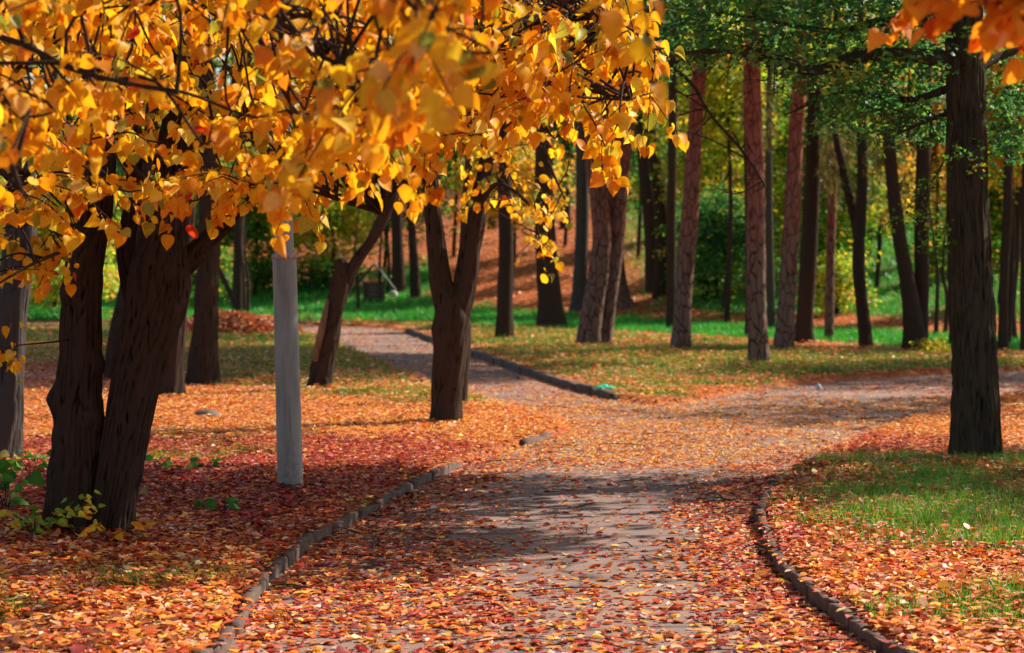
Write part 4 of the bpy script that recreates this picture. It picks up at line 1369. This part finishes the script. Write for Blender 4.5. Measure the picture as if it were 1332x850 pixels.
# low bush by the splitting trunk
def low_bush(u, v, w, h, palette, label, n=26):
    b = G(u, v, 0.06)
    gz = float(ground_z(np.array([b[0]]), np.array([b[1]]))[0])
    o = np.array([b[0], b[1], gz])
    root = empty('bush', o)
    tag(root, label, 'bush')
    L = Leaves()
    rad = np.array([w * .5, w * .5, h * .5])
    spray_cloud(L, o + [0, 0, h * .4], rad, n, 22, 0.055, palette, slen=0.3, floor=gz + 0.03)
    a = L.arrays()
    obj('foliage', leaf_mesh('foliage', a[0] - o, *a[1:], T_DIA, M['foliage']), root)['kind'] = 'stuff'
    limbs_to(root, o, o.copy(), [o + np.array([math.cos(q) * rad[0] * .7, math.sin(q) * rad[0] * .7, h * .6]) for q in (0.3, 1.7, 3.1, 4.6)], 0.012, M['bark_smooth'], 'stem', 5)


low_bush(1222, 462, 0.65, 0.32, 'ygreen', 'small low bush at the foot of the splitting dark trunk')

# hanging dry pine twigs between the pines and the slender forked trunk
dH = 44.0
root = empty('pine_tree', (P(1120, 450, dH)[0], 46.5, 0.0))
oH = np.array(root.location)
tag(root, 'pine with drooping dry brown twigs, right of the reddish pines', 'tree')
st = stem_px([(1078, 447, 13), (1080, 350, 12), (1084, 220, 12), (1090, 100, 11), (1092, -40, 10)], 46.5, [(0, 2, .08), (0, 2, .04)])
st[0][2] = -0.1
v, f = tube(st, 12, 40, lump=0.1)
obj('trunk', mesh_from('trunk', v - oH, f, smooth=True, mat=M['bark_pine']), root)
cr = obj('crown', crown_mesh('pine'), root, np.array([st[-1][0], 46.5, 11]) - oH)
NP, NR, NS, NC = [], [], [], []
for poly, n in (([(1060, 130), (1190, 120), (1185, 230), (1150, 260), (1060, 220)], 170), ([(960, 90), (1010, 90), (1010, 170), (965, 160)], 45)):
    for t in targets_px(poly, n, 43, 45):
        k = 26
        ln = rng.uniform(0.25, 0.7)
        s = rng.random(k)
        p = t + np.array([0.12, 0, -1]) * (s * ln)[:, None] + rng.standard_normal((k, 3)) * 0.03
        tip = np.array([0.1, 0, -1.0]) + rng.standard_normal((k, 3)) * 0.45
        NP.append(p); NR.append(frames(tip, rng.standard_normal((k, 3)))); NS.append(rng.uniform(0.12, 0.2, k)); NC.append(pick('needle', k))
p_, R_, s_, c_ = map(np.concatenate, (NP, NR, NS, NC))
obj('needles', leaf_mesh('needles', p_ - oH, R_, s_, c_.clip(0.003, 1), [dia_template(0.0, 0.1)], M['foliage']), root)['kind'] = 'stuff'

# ------------------------------------------------------------------ far woods: one mass closing the view
L = Leaves()
for row, (d, n) in enumerate(((126, 680), (146, 640), (170, 640))):
    xs_ = rng.uniform(-0.33 * d, 0.33 * d, n)
    for kk, palette in enumerate(('green', 'dgreen', 'ygreen', 'gold', 'teal')):
        sel = xs_[kk::5]
        gz = hill(sel, np.full(len(sel), float(d)))
        z = gz + rng.random(len(sel)) ** 0.9 * 18 * (0.8 + 0.4 * vnoise(np.stack([sel * 0.12, np.full(len(sel), row * 5.0)], -1)))
        for x_, z_ in zip(sel, z):
            spray_cloud(L, np.array([x_, d + rng.uniform(-6, 6), z_]), (.5, .5, .4), 1, 46, 0.42, palette, slen=2.8, flat=0.2)
a = L.arrays()
tag(obj('far_woods', leaf_mesh('far_woods', *a, T_DIA, M['foliage'])), 'mass of distant woodland closing the view on the hill', 'woods', None, 'stuff')
FT = []
for k in range(46):
    d = rng.uniform(98, 140)
    x = rng.uniform(-0.28, 0.28) * d
    gz = float(hill(np.array([x]), np.array([d]))[0])
    FT.append(tube(np.array([(x, d, gz - .3, .22), (x + rng.uniform(-.3, .3), d, gz + 6, .18), (x + rng.uniform(-.6, .6), d, gz + 14, .08)]), 8, 8))
v, f = join(FT)
tag(obj('far_trunks', mesh_from('far_trunks', v, f, smooth=True, mat=M['bark_smooth'])), 'far-off trunks of the woodland on the hill', 'woods', None, 'stuff')

# ------------------------------------------------------------------ leaf litter and grass
KERB_LINES = [np.vstack([[(-1.45, 6.5)], lv[:8]]), np.vstack([[(1.9, 7.2)], rv[:8]]), cv[:5]]


def kerb_dist(x, y):
    d = np.full(x.shape, 9.0)
    for line in KERB_LINES:
        for (x0, y0), (x1, y1) in zip(line[:-1], line[1:]):
            ex, ey = x1 - x0, y1 - y0
            t = np.clip(((x - x0) * ex + (y - y0) * ey) / (ex * ex + ey * ey), 0, 1)
            d = np.minimum(d, np.hypot(x - x0 - t * ex, y - y0 - t * ey))
    return d


def scatter(y0, y1, dens, xmargin=1.6):
    ym = 0.5 * (y0 + y1)
    hw = 0.213 * y1 + xmargin * (1.0 if y0 < 30 else 0.6)
    n = int((y1 - y0) * 2 * hw * dens)
    return rng.uniform(-hw, hw, n), rng.uniform(y0, y1, n)


bands = [(8.6, 11, 1800, 0.05), (11, 14, 1750, 0.048), (14, 18, 1500, 0.047), (18, 24, 1250, 0.047), (24, 32, 680, 0.053), (32, 44, 320, 0.064), (44, 62, 120, 0.09), (62, 84, 50, 0.125), (84, 104, 24, 0.15)]
PALN = ['litter', 'litter_shade_red', 'litter_yellow', 'litter_far']
LA, LB, LC = Leaves(), Leaves(), Leaves()
for y0, y1, dens, size in bands:
    x, y = scatter(y0, y1, dens)
    sd = verge(x, y)
    g, gp, dn, lp2 = zones(x, y, sd)
    k = rng.random(len(x)) < dn
    kd = kerb_dist(x, y) if y0 < 60 else np.full(len(x), 9.0)
    k &= (kd > 0.045) | (rng.random(len(x)) < 0.2)
    x, y, sd, dn, lp2, g, gp = x[k], y[k], sd[k], dn[k], lp2[k], g[k], gp[k]
    n = len(x)
    thick = np.where(sd > 0.05, 0.03, 0.012) * dn
    z = surf_z(x, y, sd) + 0.006 + rng.random(n) * thick + np.where(g > 0.3, np.where((y > 22) & (gp == 1), 0.075, 0.03) * rng.random(n), 0)
    z = np.where(kd[k] < 0.045, np.maximum(z, 0.08), z)
    yaw = rng.uniform(0, 2 * math.pi, n)
    tilt = np.abs(rng.standard_normal(n)) * np.where(sd > 0.05, 0.15, 0.085) * np.where(rng.random(n) < 0.12, 3.2, 1.0)
    ph = rng.uniform(0, 2 * math.pi, n)
    nn = np.stack([np.sin(tilt) * np.cos(ph), np.sin(tilt) * np.sin(ph), np.cos(tilt)], -1)
    nn *= np.where(rng.random(n) < 0.8, 1, -1)[:, None]
    t = np.stack([np.cos(yaw), np.sin(yaw), np.zeros(n)], -1)
    sc = size * rng.uniform(0.4, 1.3, n)
    z += sc * 0.3 * np.sin(tilt)
    c = np.zeros((n, 3))
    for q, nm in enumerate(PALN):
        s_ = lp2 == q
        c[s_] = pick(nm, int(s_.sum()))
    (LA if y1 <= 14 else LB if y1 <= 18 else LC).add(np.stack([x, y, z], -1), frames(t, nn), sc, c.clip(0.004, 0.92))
p, R, s, c = LA.arrays()
u_ = 666 + p[:, 0] / p[:, 1] * F
v_ = YH + (EYE - p[:, 2]) / p[:, 1] * F
score = s / p[:, 1] * np.where((u_ > 4) & (u_ < 1328) & (v_ < 846), 1, 0.001)
order = np.argsort(-score)
ind, rest = order[:300], order[300:]


def leaf_tagger(o, pos, col):
    sd_ = float(verge(np.array([pos[0]]), np.array([pos[1]]))[0])
    r, g, b = col
    cn = 'yellow' if g > 0.42 * r else ('pale' if b > 0.4 * r and r > 0.5 else ('orange' if g > 0.17 * r else 'red'))
    where = 'on the asphalt at the near end of the path' if sd_ < 0.05 else ('on the near verge left of the path' if pos[0] < 0 else 'on the near verge right of the path')
    tag(o, 'large %s fallen leaf lying %s' % (cn, where), 'leaf', '%s fallen leaves %s' % (cn, where))


single_leaves('fallen_leaf', None, p[ind], R[ind], s[ind], c[ind], T_LIT, M['litter'], 9, None, leaf_tagger)
tag(obj('fallen_leaves', leaf_mesh('fallen_leaves', p[rest], R[rest], s[rest], c[rest], T_LIT[:1] + T_SIX, M['litter'])), 'carpet of orange and red fallen leaves across the near ground', 'leaves', None, 'stuff')
tag(obj('fallen_leaves', leaf_mesh('fallen_leaves', *LB.arrays(), T_SIX, M['litter'])), 'carpet of red fallen leaves around the lamp post and the bare stretch of path', 'leaves', None, 'stuff')
tag(obj('fallen_leaves', leaf_mesh('fallen_leaves', *LC.arrays(), [dia_template(0.1), dia_template(-0.08, 0.9), dia_template(0.2, 0.6)], M['litter'])), 'carpet of fallen leaves across the middle and far ground', 'leaves', None, 'stuff')

# dry twigs lying among the leaves
tws = []
for k in range(170):
    y_ = 9.5 + 22 * random.random() ** 1.4
    x_ = random.uniform(-.22, .22) * y_
    z_ = float(surf_z(np.array([x_]), np.array([y_]))[0]) + 0.02
    a_ = random.uniform(0, 3.14)
    ln = random.uniform(.05, .22)
    dv = np.array([math.cos(a_), math.sin(a_), 0])
    c_ = np.array([x_, y_, z_])
    tws.append(tube(np.array([(*(c_ - dv * ln), .0035), (*(c_ + [random.uniform(-.02, .02), random.uniform(-.02, .02), .012]), .003), (*(c_ + dv * ln), .0015)]), 5, 6))
v, f = join(tws)
tag(obj('fallen_twigs', mesh_from('fallen_twigs', v, f, smooth=True, mat=M['bark_smooth'])), 'thin dry twigs lying among the fallen leaves', 'twigs', None, 'stuff')

blade = [(np.array([(-.5, 0, 0), (.5, 0, 0), (.25, .55, .06), (-.25, .55, .06), (0.05, 1, .3)]), np.array([(0, 1, 2), (0, 2, 3), (3, 2, 4)])),
         (np.array([(-.5, 0, 0), (.5, 0, 0), (.0, 1, .45)]), np.array([(0, 1, 2)]))]
gb = [(10, 14, 3000, 0.007, 0.09), (14, 20, 2500, 0.0065, 0.09), (20, 30, 1100, 0.010, 0.09), (30, 44, 540, 0.014, 0.10), (44, 60, 270, 0.022, 0.13), (60, 84, 110, 0.034, 0.17), (84, 100, 60, 0.05, 0.2)]
GP = ['grass', 'lawn', 'bright']
GV, GF, GC = [], [], []
off = 0
for y0, y1, dens, wid, hgt in gb:
    x, y = scatter(y0, y1, dens, 1.2)
    sd = verge(x, y)
    g, gp, dn, _ = zones(x, y, sd)
    k = rng.random(len(x)) < g
    x, y, sd, gp = x[k], y[k], sd[k], gp[k]
    n = len(x)
    tv, tf = blade[0 if y1 <= 20 else 1]
    yaw = rng.uniform(0, 2 * math.pi, n)
    lean = rng.standard_normal((n, 2)) * 0.45
    t = unit(np.stack([lean[:, 0], lean[:, 1], np.ones(n)], -1))
    R = frames(t, np.stack([np.cos(yaw), np.sin(yaw), np.zeros(n)], -1))
    hh = hgt * rng.uniform(0.45, 1.25, n) * (0.75 + 0.5 * fbm(np.stack([x, y], -1) * 1.3))
    sv = np.stack([np.full(n, wid), hh, hh], -1)
    vv = np.einsum('nij,nkj->nki', R, tv[None] * sv[:, None, :]) + np.stack([x, y, ground_z(x, y, sd) - 0.004], -1)[:, None]
    c = np.zeros((n, 3))
    for q, nm in enumerate(GP):
        s_ = gp == q
        c[s_] = pick(nm, int(s_.sum()))
    GV.append(vv.reshape(-1, 3)); GF.append((tf[None] + (off + np.arange(n) * len(tv))[:, None, None]).reshape(-1, 3)); GC.append(np.repeat(c, len(tv), 0))
    off += n * len(tv)
tag(obj('grass', mesh_from('grass', np.concatenate(GV), np.concatenate(GF), np.concatenate(GC).clip(0.004, 0.9), mat=M['grass'])), 'patchy green grass growing through the fallen leaves', 'grass', None, 'stuff')

# ------------------------------------------------------------------ small things
def rock(name, label, u, v, w, h, mat, seed, cat='stone', d=None):
    b = G(u, v, 0.06) if d is None else np.array([(u - 666) / F * d, d, 0])
    gz = float(ground_z(np.array([b[0]]), np.array([b[1]]))[0])
    nth, nph = 20, 9
    V = []
    for i in range(nph):
        ph = math.pi * 0.5 * (1 - i / (nph - 1)) if i else math.pi * 0.5
        e = math.pi * (0.55 - 0.55 * i / (nph - 1))
        for j in range(nth):
            a_ = 2 * math.pi * j / nth
            q = np.array([math.sin(e) * math.cos(a_), math.sin(e) * math.sin(a_), math.cos(e)])
            r = 1 + 0.35 * (fbm((q * 1.7 + seed)[None])[0] - 0.5)
            V.append(q * r * [w * .5, w * .38, h])
    f = np.array([(i * nth + j, i * nth + (j + 1) % nth, (i + 1) * nth + (j + 1) % nth, (i + 1) * nth + j) for i in range(nph - 1) for j in range(nth)])
    o = obj(name, mesh_from(name, V, f, smooth=True, mat=mat), None, (b[0], b[1], gz))
    tag(o, label, cat)


rock('stone', 'flat dark stone lying in the leaves left of the lamp post', 270, 545, 0.28, 0.075, M['stone'], 3.0)
rock('stone', 'pale stone on the green slope beside the little hut', 512, 0, 0.28, 0.2, M['white_stone'], 9.0, d=75)
rock('stone', 'small pale stone at the lawn edge by the far path', 1176, 494, 0.16, 0.06, M['white_stone'], 5.0)
rock('stone', 'small upright grey stone at the middle lawn edge', 1065, 501, 0.08, 0.12, M['white_stone'], 6.0)

# crumpled turquoise plastic scrap
b = G(787, 509, 0.06)
gz = float(ground_z(np.array([b[0]]), np.array([b[1]]))[0])
gn = 14
gxv, gyv = np.meshgrid(np.linspace(-1, 1, gn), np.linspace(-1, 1, gn))
pz = fbm(np.stack([gxv * 2.3, gyv * 2.3], -1), 3)
rad = 1 - 0.25 * fbm(np.stack([gxv * 1.5 + 7, gyv * 1.5], -1))
top = np.stack([gxv * 0.13 * rad, gyv * 0.1 * rad, 0.02 + 0.09 * pz * (1 - 0.5 * np.maximum(abs(gxv), abs(gyv)))], -1).reshape(-1, 3)
bot = top * [1, 1, 0.2] - [0, 0, 0.004]
ii = np.arange(gn * gn).reshape(gn, gn)
q = np.stack([ii[:-1, :-1], ii[:-1, 1:], ii[1:, 1:], ii[1:, :-1]], -1).reshape(-1, 4)
ring = np.concatenate([ii[0, :], ii[1:, -1], ii[-1, -2::-1], ii[-2:0:-1, 0]])
sideq = np.stack([ring, ring + gn * gn, np.roll(ring, -1) + gn * gn, np.roll(ring, -1)], -1)
tag(obj('plastic_scrap', mesh_from('plastic_scrap', np.vstack([top, bot]), np.concatenate([q, q[:, ::-1] + gn * gn, sideq]), mat=M['plastic']), None, (b[0], b[1], gz)),
    'crumpled turquoise plastic scrap lying on the middle lawn', 'litter')

# heap of raked leaves behind the straight trunk at left
hb = G(300, 428, 0.06)
hb[1] = 50.0
hb[0] = (302 - 666) / F * 50
hz0 = float(ground_z(np.array([hb[0]]), np.array([hb[1]]))[0])
root = empty('leaf_heap', (hb[0], hb[1], hz0))
tag(root, 'brown heap of raked leaves left of the lamp post', 'leaf heap')
n = 4200
a_ = rng.uniform(0, 2 * math.pi, n)
r_ = np.sqrt(rng.random(n))
hx, hy = r_ * np.cos(a_) * 1.45, r_ * np.sin(a_) * 1.0
prof = lambda x, y: 0.42 * np.clip(1 - (x / 1.5) ** 2 - (y / 1.05) ** 2, 0, 1) ** 0.8 * (0.8 + 0.4 * fbm(np.stack([x * 2, y * 2], -1)))
hzv = prof(hx, hy)
t = np.stack([np.cos(a_ * 7), np.sin(a_ * 7), rng.standard_normal(n) * .4], -1)
nn = np.stack([hx * .5, hy * .5, np.ones(n)], -1) + rng.standard_normal((n, 3)) * 0.5
obj('leaves', leaf_mesh('leaves', np.stack([hx, hy, hzv + rng.random(n) * .05], -1), frames(t, nn), rng.uniform(.045, .09, n), pick('litter', n).clip(.004, .9) * 0.8, T_SIX, M['litter']), root)['kind'] = 'stuff'
mx, my = np.meshgrid(np.linspace(-1.5, 1.5, 30), np.linspace(-1.05, 1.05, 22))
mz = prof(mx, my) - 0.03
ii = np.arange(mx.size).reshape(mx.shape)
q = np.stack([ii[:-1, :-1], ii[:-1, 1:], ii[1:, 1:], ii[1:, :-1]], -1).reshape(-1, 4)
obj('mound', mesh_from('mound', np.stack([mx, my, mz], -1).reshape(-1, 3), q, smooth=True, mat=M['ground'], attrs={'grass': np.zeros(mx.size)}), root)

# slanted log left of the lamp post
d = 60.0
p0 = P(321, 402, d); p0[2] = float(ground_z(np.array([p0[0]]), np.array([d]))[0])
p1 = P(282, 345, d + .4)
lg = np.array([(*p0, 0.075), (*(p0 * .5 + p1 * .5), 0.07), (*p1, 0.065)])
v, f = tube(lg, 12, 20, lump=0.12)
tag(obj('log', mesh_from('log', v - p0, f, smooth=True, mat=M['bark_smooth']), None, p0), 'dark bare log propped at a slant behind the leaf heap', 'log')
# the forked support that the log leans on
st = np.array([(p1[0] - .05, p1[1] + .1, p0[2] - .1, .05), (p1[0], p1[1] + .08, p1[2] - .5, .045), (p1[0] + .02, p1[1] + .05, p1[2] + .1, .03), (p1[0] + .1, p1[1] + .05, p1[2] + 1.5, .015)])
make_tree('sapling', 'sapling that holds up the slanted log', [st], d, 'bark_smooth', None, detail=0, flare=0)


# little wooden hut on the slope
def box(x0, x1, y0, y1, z0, z1):
    v = np.array([(x, y, z) for x in (x0, x1) for y in (y0, y1) for z in (z0, z1)], float)
    f = np.array([(0, 1, 3, 2), (4, 6, 7, 5), (0, 4, 5, 1), (2, 3, 7, 6), (0, 2, 6, 4), (1, 5, 7, 3)])
    return v, f


d = 74.0
hx = (487 - 666) / F * d
hz1 = float(ground_z(np.array([hx]), np.array([d]))[0])
root = empty('wooden_hut', (hx, d, hz1))
tag(root, 'small wooden hut with a steep dark roof, far behind leaning trunk', 'hut')
for k in range(5):
    z0 = 0.0 + k * 0.12
    v, f = box(-0.28, 0.28, -0.25, 0.25, z0, z0 + 0.113)
    obj('plank', mesh_from('plank', v, f, mat=M['plank']), root)
for s_ in (-1, 1):
    for k in range(3):
        v, f = box(0, 0.36, -0.42, 0.42, -0.02, 0.02)
        ang = math.radians(50)
        x_ = v[:, 0] + k * 0.33
        zz = v[:, 2] + 0.012 * (2 - k)
        vx = x_ * math.cos(ang) + zz * math.sin(ang)
        vz = 1.12 - x_ * math.sin(ang) + zz * math.cos(ang)
        obj('roof_board', mesh_from('roof_board', np.column_stack([s_ * vx, v[:, 1], vz]), f if s_ > 0 else f[:, ::-1], mat=M['roofing']), root)
for s_ in (-1, 1):
    v, f = box(s_ * 0.3 - .03, s_ * 0.3 + .03, -0.33, -0.27, 0, 0.62)
    obj('post', mesh_from('post', v, f, mat=M['plank']), root)

# seedlings: rosettes of leaves
def seedling(label, u, v, n, size, palette, h, spread, name='seedling'):
    b = G(u, v, 0.06)
    gz = float(ground_z(np.array([b[0]]), np.array([b[1]]))[0])
    o = np.array([b[0], b[1], gz])
    root = empty(name, o)
    tag(root, label, 'plant')
    P_, R__, S_, C_ = [], [], [], []
    for k in range(n):
        a_ = 2.4 * k + random.random()
        hh = h * random.uniform(0.35, 1.0)
        tip = np.array([math.cos(a_) * spread * random.uniform(.4, 1), math.sin(a_) * spread * random.uniform(.4, 1), hh])
        v_, f_ = tube(np.array([(0, 0, -.01, .0028), (tip[0] * .4, tip[1] * .4, hh * .65, .0022), (*tip, .0014)]), 5, 8)
        obj('stem', mesh_from('stem', v_, f_, smooth=True, mat=M['bark_smooth']), root)
        for q in range(2 if h > .15 else 1):
            f0 = 1 - 0.35 * q
            P_.append(tip * [f0, f0, f0 + .1 * q]); R__.append(frames(np.array([[math.cos(a_ + q), math.sin(a_ + q), random.uniform(-.3, .7)]]), np.array([[-.3 * math.cos(a_), -.6, .8]]))[0]); S_.append(size * random.uniform(.7, 1.2)); C_.append(pick(palette, 1)[0])
    single_leaves('leaf', root, np.array(P_), np.array(R__), np.array(S_), np.array(C_).clip(.004, .9), T_HEART, M['leaf'], 4)


seedling('young sprig with yellow leaves at the foot of the double-stemmed linden', 100, 706, 12, 0.045, 'ygreen', 0.28, 0.12)
seedling('low yellow-leaved shoots right of the linden foot', 145, 712, 20, 0.045, 'yellow', 0.14, 0.2)
seedling('low yellow and green shoots left of the linden foot', 45, 705, 20, 0.048, 'ygreen', 0.16, 0.2)
seedling('leafy green plant at the left edge in front of the grey trunk', 8, 665, 12, 0.085, 'grass', 0.26, 0.2)
seedling('leafy green plant between the grey trunk and the linden', 40, 622, 10, 0.075, 'grass', 0.2, 0.18)
seedling('green seedling in red leaves, left of three in a row', 206, 614, 5, 0.06, 'bright', 0.11, 0.09)
seedling('green seedling in red leaves, middle of three in a row', 236, 614, 6, 0.06, 'grass', 0.1, 0.09)
seedling('green seedling in red leaves, right of three in a row', 266, 612, 6, 0.055, 'bright', 0.09, 0.1)
seedling('green seedling midway between linden and lamp post, left one', 268, 672, 5, 0.055, 'grass', 0.1, 0.07)
seedling('green seedling midway between linden and lamp post, right one', 290, 672, 6, 0.055, 'bright', 0.11, 0.07)
seedling('lone green seedling near the kerb right of the lamp post', 470, 658, 4, 0.05, 'grass', 0.09, 0.06)
seedling('low green seedling right of the linden stems', 178, 650, 5, 0.055, 'grass', 0.08, 0.08)
